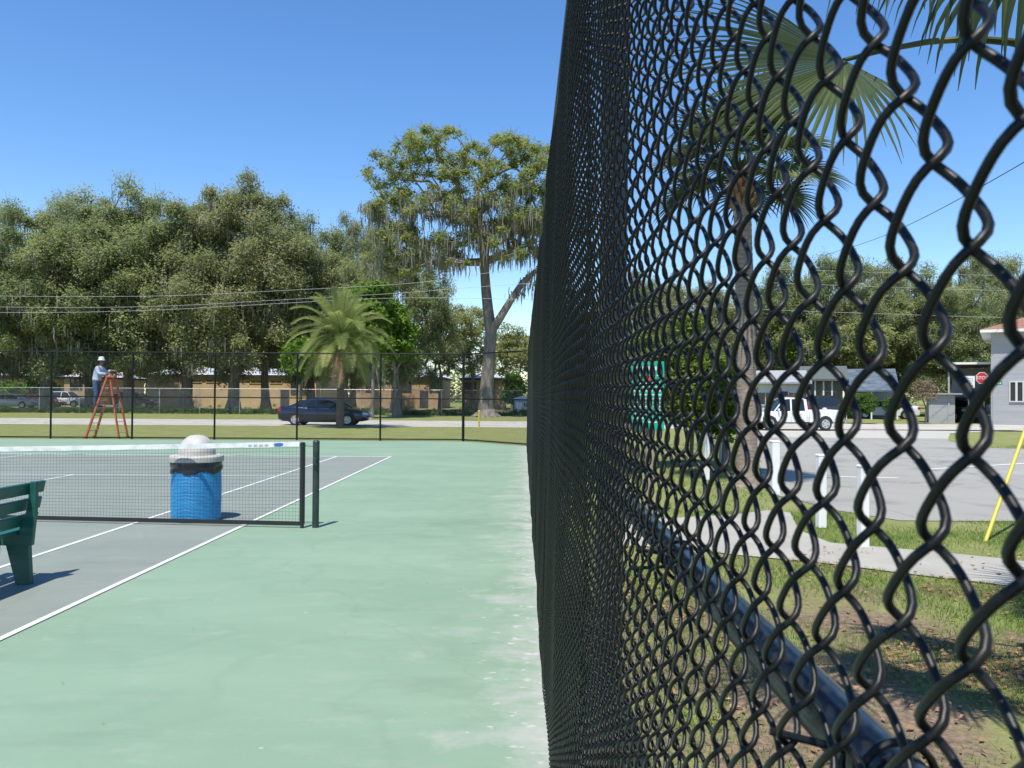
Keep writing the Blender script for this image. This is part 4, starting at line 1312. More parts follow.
# ------------------------------------------------------------------ vehicles
M_glass = mat('vehicle_glass', (0.012, 0.016, 0.018), 0.08, spec=0.8)
M_tyre = mat('tyre_rubber', (0.02, 0.02, 0.02), 0.85)
M_rim = mat('wheel_rim', (0.50, 0.50, 0.50), 0.35, metal=0.6)
M_trimk = mat('black_trim', (0.015, 0.015, 0.016), 0.5)
M_chrome = mat('chrome', (0.6, 0.6, 0.6), 0.15, metal=0.9)
M_lens = mat('headlight_lens', (0.62, 0.64, 0.66), 0.1, spec=0.8)
M_red = mat('red_lens', (0.40, 0.012, 0.02), 0.25)


def loft_body(st, nseg_ring, m, name, parent, close=True, smooth=True):
    """st: list of rings (same count); joins rings and caps the ends"""
    b = MB(); vs = []; fs = []
    n = len(st[0])
    for ring in st: vs += ring
    for i in range(len(st) - 1):
        for k in range(n - 1):
            fs.append((i * n + k, i * n + k + 1, (i + 1) * n + k + 1, (i + 1) * n + k))
        fs.append((i * n + n - 1, i * n, (i + 1) * n, (i + 1) * n + n - 1))
    fs.append(tuple(reversed(range(n)))); fs.append(tuple((len(st) - 1) * n + k for k in range(n)))
    b.add(vs, fs)
    return b.build(name, m, parent, smooth=smooth)


def car(name, label, cat, loc, rz, paint, group=None, kind='sedan', detail=True):
    """front points to +x; length about 4.8 m"""
    t = thing(name, label, cat, loc, rz, group)
    P = mat(name + '_paint', paint, 0.25, spec=0.6, coat=0.8)
    HW = 0.90
    # (x, bottom, belt height, half width)
    if kind == 'sedan':
        S = [(-2.42, 0.42, 0.80, 0.70), (-2.36, 0.30, 0.97, 0.80), (-2.15, 0.24, 1.03, 0.87), (-1.6, 0.22, 1.04, HW), (-0.9, 0.20, 0.98, HW), (0.0, 0.20, 0.95, HW), (0.9, 0.20, 0.94, HW), (1.35, 0.21, 0.92, HW),
             (1.8, 0.22, 0.84, 0.88), (2.15, 0.24, 0.76, 0.83), (2.34, 0.27, 0.66, 0.75), (2.44, 0.36, 0.54, 0.62)]
        C = [(-1.85, 1.02, 1.03), (-1.15, 1.02, 1.36), (-0.75, 1.0, 1.425), (-0.1, 0.98, 1.455), (0.35, 0.96, 1.43), (0.65, 0.96, 1.36), (1.35, 0.93, 0.935)]
        WB = (-1.42, 1.40); WR = 0.325
    elif kind == 'suv':
        S = [(-2.3, 0.50, 0.95, 0.75), (-2.25, 0.36, 1.05, 0.84), (-1.9, 0.28, 1.08, HW), (0, 0.27, 1.06, HW), (1.2, 0.28, 1.04, HW), (1.9, 0.3, 0.98, 0.86), (2.2, 0.34, 0.88, 0.80), (2.3, 0.45, 0.7, 0.7)]
        C = [(-2.18, 1.05, 1.08), (-2.0, 1.05, 1.62), (-1.6, 1.05, 1.72), (0.2, 1.04, 1.74), (0.55, 1.03, 1.66), (1.2, 1.02, 1.05)]
        WB = (-1.35, 1.35); WR = 0.36
    else:   # pickup: cab and hood; the bed is its own part
        S = [(-0.62, 0.42, 1.10, 0.90), (-0.2, 0.40, 1.10, 0.93), (1.0, 0.40, 1.08, 0.93), (1.55, 0.42, 1.07, 0.93), (2.2, 0.44, 1.03, 0.92), (2.6, 0.46, 0.98, 0.88), (2.72, 0.52, 0.86, 0.82)]
        C = [(-0.60, 1.10, 1.14), (-0.55, 1.10, 1.70), (-0.35, 1.09, 1.80), (0.6, 1.08, 1.81), (0.85, 1.08, 1.74), (1.52, 1.07, 1.09)]
        WB = (-1.62, 1.72); WR = 0.38
    rings = []
    for (x, z0, z1, hw) in S:
        zm = z0 + (z1 - z0) * 0.55
        half = [(hw * 0.86, z0), (hw * 0.98, z0 + 0.08), (hw, zm), (hw * 0.985, z1 - 0.10), (hw * 0.93, z1 - 0.02), (hw * 0.6, z1 + 0.015), (0, z1 + 0.03)]
        rings.append([(x, y, z) for y, z in half] + [(x, -y, z) for y, z in reversed(half[:-1])])
    bd = loft_body(rings, 13, P, 'body', t)
    rings = []
    for (x, z0, z1) in C:
        k = (z1 - z0) / 0.5; hw = HW * 0.94; hr = hw - 0.17 * min(1.1, k) - (0.04 if kind != 'pickup' else 0)
        half = [(hw, z0 - 0.02), (hw - 0.03 * k, z0 + (z1 - z0) * 0.2), (hr + 0.02, z1 - 0.05 * min(1, k)), (hr - 0.07, z1 - 0.008), (0, z1 + 0.012)]
        rings.append([(x, y, z) for y, z in half] + [(x, -y, z) for y, z in reversed(half[:-1])])
    cb = loft_body(rings, 9, M_glass, 'glasshouse', t)
    # roof skin and pillars
    rr = []
    mids = C[1:-1] if kind != 'pickup' else C[1:-1]
    for i, (x, z0, z1) in enumerate(mids):
        k = (z1 - z0) / 0.5; hw = HW * 0.94; hr = hw - 0.17 * min(1.1, k) - (0.04 if kind != 'pickup' else 0)
        half = [(hr + 0.032, z1 - 0.075), (hr + 0.026, z1 - 0.03), (hr - 0.07, z1 + 0.006), (0, z1 + 0.028)]
        rr.append([(x, y, z) for y, z in half] + [(x, -y, z) for y, z in reversed(half[:-1])])
    loft_body(rr, 7, P, 'roof', t)
    def pillar(x0, x1, w_=0.07):
        # from the belt up to the roof on both sides
        def zt(x):
            for (a, b_) in zip(C[:-1], C[1:]):
                if a[0] <= x <= b_[0]:
                    f = (x - a[0]) / (b_[0] - a[0]); return a[2] + (b_[2] - a[2]) * f
            return C[0][2]
        for s_ in (-1, 1):
            z1 = zt(x1); hw = HW * 0.94 + 0.012; hr = hw - 0.17 * min(1.1, (z1 - 1.0) / 0.5) - (0.04 if kind != 'pickup' else 0) + 0.012
            MB().beam((x0, s_ * hw, C[2][1] - 0.04), (x1, s_ * hr, z1 - 0.03), w_, 0.03, up=(0, 1, 0)).build('pillar', P, t)
    if kind == 'sedan':
        pillar(-1.62, -1.12, 0.16); pillar(-0.28, -0.30, 0.075); pillar(1.28, 0.62, 0.06); pillar(-0.95, -1.0, 0.05)
    elif kind == 'suv':
        pillar(-2.05, -1.95, 0.14); pillar(-1.1, -1.1, 0.09); pillar(-0.1, -0.1, 0.09); pillar(1.12, 0.5, 0.07)
    else:
        pillar(-0.50, -0.46, 0.16); pillar(0.42, 0.40, 0.09); pillar(1.44, 0.82, 0.07)
        # bed
        b = MB()
        for s_ in (-1, 1):
            b.prism([(-2.75, 0.50), (-0.66, 0.46), (-0.66, 1.12), (-2.75, 1.15)], s_ * 0.93, s_ * 0.86)
        b.prism([(-2.75, 0.50), (-0.66, 0.46), (-0.66, 0.62), (-2.75, 0.62)], -0.86, 0.86)
        b.box((-2.72, 0, 0.85), (0.06, 1.72, 0.58)); b.build('cargo_bed', P, t, bevel=0.02)
        MB().box((-2.84, 0, 0.52), (0.12, 1.80, 0.18)).build('rear_bumper', M_chrome, t, bevel=0.03)
        MB().box((2.76, 0, 0.50), (0.14, 1.82, 0.20)).build('front_bumper', M_chrome, t, bevel=0.03)
        MB().box((2.74, 0, 0.80), (0.04, 1.1, 0.24)).build('grille', M_trimk, t)
    for wx in WB:
        for s_ in (-1, 1):
            yw = s_ * (HW - 0.10 + (0.03 if kind == 'pickup' else 0))
            side = HW + (0.035 if kind == 'pickup' else 0.004)
            # dark wheel arch lip, then tyre and rim standing slightly proud
            b = MB(); n = 18; R1 = WR + 0.065
            vs = [(wx, s_ * (side), WR)] + [(wx + R1 * math.cos(a), s_ * (side), max(0.20 if kind != 'pickup' else 0.4, WR + R1 * math.sin(a))) for a in [-0.35 + k * (PI + 0.7) / n for k in range(n + 1)]]
            vs2 = [(v[0], s_ * (side - 0.25), v[2]) for v in vs]
            m_ = len(vs)
            b.add(vs + vs2, [tuple([0] + list(range(1, m_)))] + [(k, k + 1, m_ + k + 1, m_ + k) for k in range(1, m_ - 1)])
            b.build('wheel_arch', M_trimk, t)
            wo = MB(); wv = []
            prof = [(WR - 0.10, -0.11), (WR - 0.02, -0.105), (WR, -0.07), (WR, 0.07), (WR - 0.02, 0.105), (WR - 0.10, 0.11)]
            tmp = MB().lathe(prof, 24)
            tmp.v = [(wx + v[0], yw + 0.012 * s_ + v[2] * 1.0, WR + v[1]) for v in tmp.v]
            wh = tmp.build('wheel', M_tyre, t, smooth=True)
            tmp = MB().lathe([(WR * 0.66, 0), (WR * 0.64, 0.015), (WR * 0.5, 0.005), (WR * 0.2, 0.02), (0.01, 0.022)], 20)
            tmp.v = [(wx + v[0], yw + s_ * (0.118 + 0.004 + v[2]), WR + v[1]) for v in tmp.v]
            rm = tmp.build('rim', M_rim, wh, smooth=True)
            b = MB()
            for k in range(5):
                a = k * 2 * PI / 5
                c = (wx + math.cos(a) * WR * 0.42, yw + s_ * 0.143, WR + math.sin(a) * WR * 0.42)
                b.lathe([(WR * 0.09, -0.003), (WR * 0.09, 0.003)], 8)
                vv = b.v[-16:]; b.v[-16:] = [(c[0] + v[0], c[1] + v[2], c[2] + v[1]) for v in vv]
            b.build('rim_opening', M_trimk, rm)
    xf, xr = (2.36, -2.37) if kind == 'sedan' else ((2.22, -2.25) if kind == 'suv' else (2.60, -2.72))
    zf = 0.62 if kind == 'sedan' else (0.80 if kind == 'suv' else 0.82)
    zr = 0.84 if kind == 'sedan' else 0.95
    for s_ in (-1, 1):
        b = MB().lathe([(0.02, -0.5), (0.8, -0.35), (1.0, 0), (0.8, 0.35), (0.02, 0.5)], 14)
        b.v = [(xf - 0.13 + v[0] * 0.20, s_ * (0.64 if kind == 'sedan' else 0.74) + v[1] * 0.17, zf + v[2] * 0.20 + 0.02) for v in b.v]
        b.build('headlight', M_lens, t, smooth=True)
        MB().box((xr + 0.10, s_ * (0.76 if kind == 'sedan' else 0.86), zr), (0.26, 0.16, 0.19 if kind == 'sedan' else 0.34)).build('tail_light', M_red, t, bevel=0.03)
        xm = C[-1][0] - 0.30
        MB().box((xm, s_ * (HW + 0.09), C[-1][1] + 0.07), (0.10, 0.18, 0.13)).build('mirror', P, t, bevel=0.03)
        if detail:
            for xh in ((-0.72, 0.28) if kind != 'pickup' else (-0.18, 0.80)):
                MB().box((xh, s_ * (HW + 0.004 + (0.03 if kind == 'pickup' else 0)), 0.86 if kind == 'sedan' else 0.95), (0.15, 0.02, 0.03)).build('door_handle', P, t)
            for xd in ((-1.05, -0.30, 0.98) if kind != 'pickup' else (-0.52, 0.42, 1.38)):
                MB().box((xd, s_ * (HW + (0.028 if kind == 'pickup' else 0.001)), 0.66), (0.010, 0.006, 0.62)).build('door_seam', M_trimk, t)
    MB().box((0, 0, 0.235 if kind != 'pickup' else 0.44), (3.0, 1.70, 0.10)).build('underbody', M_trimk, t)
    if kind == 'sedan':
        MB().box((2.405, 0, 0.50), (0.05, 0.9, 0.10)).build('grille', M_trimk, t)
        MB().box((-2.425, 0, 0.62), (0.02, 0.34, 0.13)).build('number_plate', mat('plate', (0.6, 0.6, 0.58), 0.5), t)
    return t


def park(px_mid, py_base, Y=None):
    p = gr(px_mid, py_base) if Y is None else Vector((X_at(px_mid, Y), Y, 0))
    return p

cx0, cx1 = X_at(278.5, 41.4), X_at(368, 41.4)
cr = car('parked_sedan', 'dark blue sedan on the street behind the date palm trunk', 'car', ((cx0 + cx1) / 2, 41.9, 0.008), 0, (0.003, 0.007, 0.028))
cr.scale = ((cx1 - cx0) / 4.87,) * 3
tr = car('pickup_truck', 'white pickup truck parked beyond the lot, its nose behind the ringed palm trunk', 'pickup truck', ((X_at(752, 39.6) + X_at(834, 39.6)) / 2, 39.6, 0.014), PI, (0.74, 0.75, 0.76), kind='pickup')
tr.scale = (0.80, 0.88, 0.88)
GCS = 'cars parked far off behind the wire fence'
car('parked_sedan', 'silver sedan at the left edge behind the wire fence', 'car', (X_at(13, 80), 80, 0), 0.05, (0.55, 0.57, 0.60), GCS, detail=False)
car('parked_sedan', 'dark red car right of the silver sedan behind the wire fence', 'car', (X_at(41, 86), 86, 0), 0.1, (0.09, 0.012, 0.018), GCS, detail=False)
car('parked_van', 'white car half hidden by the oak trunk behind the wire fence', 'car', (X_at(66, 88), 88, 0), 0.0, (0.62, 0.64, 0.66), GCS, kind='suv', detail=False)
car('parked_van', 'dark sport utility car in the shade beyond the orange ladder', 'car', (X_at(135, 84), 84, 0), 0.0, (0.03, 0.035, 0.045), GCS, kind='suv', detail=False)
GC2 = 'cars parked by the houses'
car('parked_van', 'dark red car parked behind the white pickup truck', 'car', (X_at(795, 56), 56, 0), PI / 2 - 0.35, (0.10, 0.012, 0.018), GC2, kind='suv', detail=False)
car('parked_van', 'black car by the white house porch', 'car', (X_at(824, 58), 58, 0), -PI / 2, (0.02, 0.02, 0.022), GC2, kind='suv', detail=False)
car('parked_sedan', 'white car under the blue grey carport roof', 'car', (X_at(884, 62), 62, 0), PI * 0.9, (0.66, 0.68, 0.70), GC2, detail=False)
car('parked_van', 'dark car under the flat roofed carport of the grey house', 'car', (X_at(958, 56), 56, 0), -PI / 2, (0.025, 0.026, 0.03), GC2, kind='suv', detail=False)

# ------------------------------------------------------------------ buildings
M_tan = mat('tan_block_wall', (0.50, 0.36, 0.20), 0.9, col2=(0.57, 0.42, 0.25), scale=1.2)
M_tan2 = mat('orange_brick_wall', (0.38, 0.26, 0.155), 0.9, col2=(0.46, 0.32, 0.195), scale=1.2)
M_roofw = mat('white_roof', (0.62, 0.64, 0.66), 0.6, col2=(0.50, 0.53, 0.56), scale=0.8)
M_soffit = mat('brown_soffit', (0.05, 0.035, 0.025), 0.8)
M_win = mat('window_glass', (0.02, 0.024, 0.028), 0.12, spec=0.7)
M_frame = mat('window_frame', (0.55, 0.55, 0.54), 0.6)
M_whitew = mat('white_siding', (0.62, 0.62, 0.60), 0.8, col2=(0.54, 0.54, 0.53), scale=1)
M_greyw = mat('grey_siding', (0.30, 0.305, 0.315), 0.85, col2=(0.35, 0.355, 0.36), scale=1.5, stretch=(0.2, 0.2, 6))
M_shing = mat('grey_shingle', (0.24, 0.25, 0.27), 0.9, col2=(0.36, 0.37, 0.39), scale=6)
M_bluer = mat('blue_grey_roof', (0.055, 0.085, 0.11), 0.7, col2=(0.13, 0.16, 0.19), scale=1.6)
M_door = mat('dark_door', (0.04, 0.04, 0.045), 0.6)
M_fascia = mat('white_fascia', (0.70, 0.70, 0.68), 0.6)


def window(parent, x, z, w_, h_, y, frame=M_frame, bars=1, mt=None):
    """window in a wall whose face is at local y (camera side)"""
    f = MB()
    t_ = 0.06
    f.box((x, y - 0.03, z + h_ / 2 + t_ / 2), (w_ + 2 * t_, 0.09, t_)); f.box((x, y - 0.03, z - h_ / 2 - t_ / 2), (w_ + 2 * t_, 0.11, t_))
    for s_ in (-1, 1): f.box((x + s_ * (w_ / 2 + t_ / 2), y - 0.03, z), (t_, 0.09, h_))
    for k in range(1, bars + 1): f.box((x - w_ / 2 + w_ * k / (bars + 1), y - 0.025, z), (0.04, 0.05, h_))
    fo = f.build('window', frame, parent)
    MB().box((x, y - 0.006, z), (w_, 0.02, h_)).build('pane', mt or M_win, fo)
    return fo


def school(label, px0, px1, ytop, Y, wall, parts, group, roofh=0.45, depth=12.0, name='school_building'):
    x0, x1 = X_at(px0, Y), X_at(px1, Y); zt = Z_at((px0 + px1) / 2, ytop, Y)
    t = thing(name, label, 'building', ((x0 + x1) / 2, Y, 0), 0, group)
    W_ = x1 - x0
    MB().box((0, depth / 2, (zt - roofh) / 2), (W_, depth, zt - roofh)).build('wall', wall, t)
    MB().box((0, depth / 2, zt - roofh - 0.12), (W_ + 0.6, depth + 0.6, 0.22)).build('soffit', M_soffit, t)
    b = MB(); e = 0.35
    b.add([(-W_ / 2 - e, -e, zt - roofh), (W_ / 2 + e, -e, zt - roofh), (W_ / 2 + e, depth + e, zt - roofh), (-W_ / 2 - e, depth + e, zt - roofh),
           (-W_ / 2 + 1.5, depth / 2, zt + 0.6), (W_ / 2 - 1.5, depth / 2, zt + 0.6)], [(0, 1, 5, 4), (1, 2, 5), (2, 3, 4, 5), (3, 0, 4), (3, 2, 1, 0)])
    b.build('roof', M_roofw, t)
    for (kind, px, py, w_, h_) in parts:
        x = X_at(px, Y) - (x0 + x1) / 2; z = Z_at(px, py, Y)
        if kind == 'w': window(t, x, z, w_, h_, 0, M_soffit)
        elif kind == 's': window(t, x, z, w_, h_, 0, M_tan)
        elif kind == 'd':
            d_ = MB().box((x, -0.03, h_ / 2), (w_, 0.08, h_)).build('door', M_door, t, bevel=0.01)
            MB().box((x + w_ * 0.38, -0.09, 1.0), (0.05, 0.06, 0.16)).build('handle', M_chrome, d_)
    return t

GSc = 'school buildings behind the oaks'
school('long tan school building with a white roof, behind the oaks left of the date palm', 147, 316, 371, 92, M_tan,
       [('s', 213, 381, 1.5, 0.22), ('s', 256, 382, 1.2, 0.22), ('s', 276, 382, 1.3, 0.22), ('s', 163, 382, 1.3, 0.22), ('w', 294.5, 387.5, 0.75, 1.5), ('w', 305, 387, 1.15, 1.7), ('d', 285, 0, 1.0, 2.1), ('s', 196, 381, 1.2, 0.22)], GSc)
school('smaller tan school building with a white roof, between the date palm and the tall oak', 352, 441, 373, 94, M_tan2,
       [('w', 372, 386, 1.4, 1.2), ('w', 405, 386, 1.4, 1.2), ('d', 424, 0, 1.0, 2.1), ('w', 434, 386, 1.0, 1.2)], GSc)
school('orange brick school wing behind the trunk of the tall oak', 462, 504, 374, 90, M_tan2,
       [('w', 470, 388, 1.2, 1.2), ('w', 490, 388, 1.0, 1.2)], GSc)
school('orange tan house at the left edge behind the parked cars', -40, 24, 372, 104, M_tan2, [('w', 6, 383, 1.6, 1.2), ('w', -10, 383, 1.6, 1.2), ('d', 17, 0, 1.0, 2.1)], None, name='house')
school('brown tan building behind the person on the ladder', 64, 98, 373, 98, M_tan2, [('w', 76, 384, 1.4, 1.2), ('w', 90, 384, 1.0, 1.2)], None, name='house')

# small blue shed at the mesh edge
sx = X_at(523, 70)
sh = thing('garden_shed', 'small pale blue shed with a white roof edge, at the mesh edge beyond the street', 'shed', (sx, 70, 0))
MB().box((0, 1.0, 0.62), (1.5, 2.0, 1.24)).build('wall', mat('pale_blue_wall', (0.42, 0.47, 0.60), 0.7, col2=(0.36, 0.41, 0.53), scale=2), sh)
MB().prism([(-0.9, 1.22), (0.9, 1.22), (0.86, 1.34), (0, 1.62), (-0.86, 1.34)], -0.15, 2.15).build('roof', M_roofw, sh)
window(sh, 0.25, 0.8, 0.4, 0.35, 0)
MB().box((-0.35, -0.02, 0.5), (0.55, 0.05, 1.0)).build('door', M_fascia, sh)

# white house with grey roof behind the pickup
HY = 60.0
hx0, hx1 = X_at(756, HY), X_at(803, HY); zc = Z_at(780, 382, HY)
wh = thing('white_house', 'low white house with a pale grey roof, behind the pickup truck', 'house', ((hx0 + hx1) / 2, HY, 0), R(-14))
W_ = hx1 - hx0
MB().box((0, 4, zc / 2), (W_, 8, zc)).build('wall', M_whitew, wh)
zr_ = Z_at(780, 370.5, HY + 4)
rf = MB(); e = 0.5
rf.add([(-W_ / 2 - e, -e, zc), (W_ / 2 + e, -e, zc), (W_ / 2 + e, 8 + e, zc), (-W_ / 2 - e, 8 + e, zc), (-W_ / 2 - e, 4, zr_), (W_ / 2 + e, 4, zr_),
        (-W_ / 2 - e, -e, zc - 0.14), (W_ / 2 + e, -e, zc - 0.14), (W_ / 2 + e, 8 + e, zc - 0.14), (-W_ / 2 - e, 8 + e, zc - 0.14)],
       [(0, 1, 5, 4), (2, 3, 4, 5), (1, 2, 5), (3, 0, 4), (6, 7, 1, 0), (7, 8, 2, 1), (8, 9, 3, 2), (9, 6, 0, 3), (9, 8, 7, 6)])
rf.build('roof', M_shing, wh)
window(wh, X_at(793, HY) - (hx0 + hx1) / 2, 1.5, 0.7, 0.9, 0); window(wh, X_at(766, HY) - (hx0 + hx1) / 2, 1.5, 1.1, 0.9, 0)
d_ = MB().box((X_at(781, HY) - (hx0 + hx1) / 2, -0.03, 1.02), (0.95, 0.08, 2.04)).build('door', M_door, wh)
# porch house with columns
px0, px1 = X_at(805, 63), X_at(842, 63); zp = Z_at(820, 379, 63)
ph = thing('porch_house', 'house with a dark roof and white porch columns, right of the white house', 'house', ((px0 + px1) / 2, 63, 0), R(-20))
W_ = px1 - px0
MB().box((0, 5.5, zp / 2), (W_, 8, zp)).build('wall', mat('sage_wall', (0.26, 0.29, 0.28), 0.85), ph)
MB().add([(-W_ / 2 - .4, -0.4, zp), (W_ / 2 + .4, -0.4, zp), (W_ / 2 + .4, 9.9, zp), (-W_ / 2 - .4, 9.9, zp), (-W_ / 2 - .4, 5, zp + 1.2), (W_ / 2 + .4, 5, zp + 1.2), (-W_ / 2 - .4, -0.4, zp - .15), (W_ / 2 + .4, -0.4, zp - .15), (W_ / 2 + .4, 9.9, zp - .15), (-W_ / 2 - .4, 9.9, zp - .15)],
         [(0, 1, 5, 4), (2, 3, 4, 5), (1, 2, 5), (3, 0, 4), (6, 7, 1, 0), (7, 8, 2, 1), (8, 9, 3, 2), (9, 6, 0, 3), (9, 8, 7, 6)]).build('roof', mat('dark_green_roof', (0.09, 0.11, 0.105), 0.8), ph)
for k in range(4):
    MB().tube([(-W_ / 2 + 0.2 + k * 0.62, 0.0, 0), (-W_ / 2 + 0.2 + k * 0.62, 0.0, zp - .15)], 0.07, 10).build('column', M_fascia, ph)
window(ph, 0.4, 1.5, 1.0, 1.1, 1.5)
# carport with blue grey roof
kx0, kx1 = X_at(846, 60), X_at(897, 60); zk0, zk1 = Z_at(870, 390, 60), Z_at(870, 369, 66)
kp = thing('carport', 'wide blue grey roofed carport right of the porch house', 'carport', ((kx0 + kx1) / 2, 60, 0), R(-22))
W_ = kx1 - kx0
MB().add([(-W_ / 2, -0.3, zk0), (W_ / 2, -0.3, zk0), (W_ / 2, 6, zk1), (-W_ / 2, 6, zk1), (-W_ / 2, -0.3, zk0 - .12), (W_ / 2, -0.3, zk0 - .12), (W_ / 2, 6, zk1 - .12), (-W_ / 2, 6, zk1 - .12)],
         [(0, 1, 2, 3), (7, 6, 5, 4), (0, 4, 5, 1), (1, 5, 6, 2), (2, 6, 7, 3), (3, 7, 4, 0)]).build('roof', M_bluer, kp)
for xx in (-W_ / 2 + .15, 0, W_ / 2 - .15):
    MB().box((xx, 0, (zk0 - .1) / 2), (0.1, 0.1, zk0 - .1)).build('post', M_fascia, kp)
MB().box((0, 5.8, (zk1 - .2) / 2), (W_, 0.15, zk1 - .2)).build('wall', M_whitew, kp)
# grey two storey house at the right edge, turned so that its long front runs towards us on the right
QY = 50.0
gx = X_at(991, QY); zE = Z_at(991, 332, QY)
gh_ = thing('grey_house', 'grey two storey house with white eaves at the right edge', 'house', (gx, QY, 0), R(-31))
GW, GD = 12.0, 9.0
MB().box((GW / 2, GD / 2, zE / 2), (GW, GD, zE)).build('wall', M_greyw, gh_)
M_rr = mat('red_brown_shingle', (0.22, 0.10, 0.07), 0.9, col2=(0.30, 0.15, 0.11), scale=6)
e = 0.55
MB().add([(-e, -e, zE + .12), (GW + e, -e, zE + .12), (GW + e, GD + e, zE + .12), (-e, GD + e, zE + .12), (GD / 2, GD / 2, zE + 2.0), (GW - GD / 2, GD / 2, zE + 2.0)],
         [(0, 1, 5, 4), (1, 2, 5), (2, 3, 4, 5), (3, 0, 4)]).build('roof', M_rr, gh_)
MB().box((GW / 2, GD / 2, zE + 0.03), (GW + 2 * e + .04, GD + 2 * e + .04, 0.17)).build('eave_board', M_fascia, gh_)
for (x, z, w_, h_) in ((1.15, 2.05, 0.26, 1.15), (1.52, 2.05, 0.26, 1.15), (1.89, 2.05, 0.26, 1.15), (1.7, zE - 1.1, 0.5, 0.75), (3.6, 2.05, 1.1, 1.15), (3.6, zE - 1.1, 0.9, 0.9), (6.5, 2.0, 1.2, 1.2)):
    window(gh_, x, z, w_, h_, 0, M_frame, bars=0)
# low wings with flat roofs
cx0_, cx1_ = X_at(930, 52), X_at(992, 52); zf1 = Z_at(960, 363.5, 52)
fc = thing('flat_carport', 'flat roofed open carport joined to the left of the grey house', 'carport', ((cx0_ + cx1_) / 2, 52, 0), R(-24))
W_ = cx1_ - cx0_
MB().box((0.55, 2.5, zf1), (W_ - 1.1, 5.6, 0.14)).build('roof', M_fascia, fc)
MB().box((0.55, 2.5, zf1 - 0.10), (W_ - 1.25, 5.4, 0.05)).build('soffit', M_soffit, fc)
for xx in (-W_ / 2 + 1.3, W_ / 2 - .3): MB().box((xx, 0.1, (zf1 - .12) / 2), (0.1, 0.1, zf1 - .12)).build('post', M_greyw, fc)
MB().box((0.9, 5.1, zf1 / 2 - .08), (W_ - 1.9, 0.12, zf1 - .2)).build('wall', M_greyw, fc)
MB().box((-W_ / 2 + 0.9, 1.6, 0.92), (1.5, 3, 1.84)).box((-W_ / 2 + 0.9, 1.6, 1.90), (2.3, 3.6, 0.09)).build('store_room', M_greyw, fc)

# ------------------------------------------------------------------ signs
M_steel = mat('sign_pole', (0.36, 0.37, 0.37), 0.5, metal=0.5)
M_stop = mat('stop_red', (0.42, 0.02, 0.03), 0.45)
M_wht = mat('sign_white', (0.72, 0.72, 0.70), 0.5)
M_blk = mat('sign_ink', (0.04, 0.04, 0.045), 0.6)
SY = 46.0
s0 = X_at(982, SY)
ss = thing('stop_sign', 'red octagonal stop sign in front of the grey house', 'sign', (s0, SY, 0), R(-8))
MB().box((0.10, 0.03, 1.35), (0.06, 0.04, 2.7)).build('post', M_steel, ss)
def octo(r): return [(r * math.cos(R(22.5 + 45 * k)), r * math.sin(R(22.5 + 45 * k))) for k in range(8)]
zs = Z_at(982, 378, SY)
MB().prism([(a, b_ + zs) for a, b_ in octo(0.35)], -0.012, 0.0).build('border', M_wht, ss)
fcx = MB().prism([(a, b_ + zs) for a, b_ in octo(0.325)], -0.017, -0.0125).build('sign_face', M_stop, ss)
text_mesh('lettering', 'STOP', 0.255, M_wht, fcx, Matrix.Translation((0, -0.0205, zs)) @ Matrix.Rotation(PI / 2, 4, 'X'))
ws = thing('white_sign', 'white rectangular sign with rows of lettering, left of the stop sign', 'sign', (X_at(969, SY + 1), SY + 1, 0))
zw = Z_at(969, 382, SY + 1)
MB().box((0, 0.03, zw / 2 + .2), (0.05, 0.04, zw + .3)).build('post', M_steel, ws)
wf = MB().box((0, 0, zw), (0.66, 0.02, 0.70)).build('sign_face', M_wht, ws)
b = MB()
for (zz, ww) in ((0.20, 0.48), (0.07, 0.52), (-0.06, 0.36), (-0.19, 0.46)):
    n_ = 4
    for k in range(n_): b.box((-ww / 2 + (k + .5) * ww / n_, -0.0125, zw + zz), (ww / n_ * 0.72, 0.004, 0.05))
b.build('lettering', mat('faded_ink', (0.30, 0.30, 0.32), 0.7), wf)
sn = thing('street_name_sign', 'small green street name sign on a thin pole beside the stop sign', 'sign', (X_at(992.5, SY - .6), SY - .6, 0))
zz_ = Z_at(993, 384, SY - .6)
MB().tube([(0, 0, 0), (0, 0, zz_ + .2)], 0.028, 8).build('post', M_steel, sn)
gf_ = MB().box((0.24, -0.035, zz_ + .05), (0.56, 0.012, 0.22)).build('sign_face', mat('street_sign_green', (0.01, 0.22, 0.15), 0.4), sn)
b = MB()
for k in range(5): b.box((0.06 + 0.09 * k, -0.044, zz_ + .05), (0.06, 0.004, 0.08))
b.build('lettering', M_wht, gf_)
# green notice board just behind the near fence
NY = 11.0
nx0, nx1 = X_at(629.5, NY), X_at(664, NY); nz1, nz0 = Z_at(647, 361.5, NY), Z_at(647, 431, NY)
nb = thing('notice_board', 'green rules board with rows of white text on a wooden post, behind the mesh', 'sign', ((nx0 + nx1) / 2, NY, 0))
M_ng = mat('board_green', (0.008, 0.36, 0.24), 0.4, col2=(0.012, 0.40, 0.28), scale=5)
w_ = nx1 - nx0; h_ = nz1 - nz0
nf_ = MB().box((0, 0, (nz0 + nz1) / 2), (w_, 0.03, h_)).build('board', M_ng, nb, bevel=0.005)
for xx in (-0.05, ): MB().box((0.05, 0.07, (nz1 - 0.1) / 2), (0.10, 0.09, nz1 - 0.1)).build('post', mat('weathered_post', (0.33, 0.27, 0.20), 0.9, col2=(0.24, 0.19, 0.14), scale=8, stretch=(4, 4, .6)), nb)
b = MB(); r_ = random.Random(3)
rows = [(0.90, 0.05, 2)] + [(0.80 - 0.056 * k, 0.016, 5) for k in range(13)]
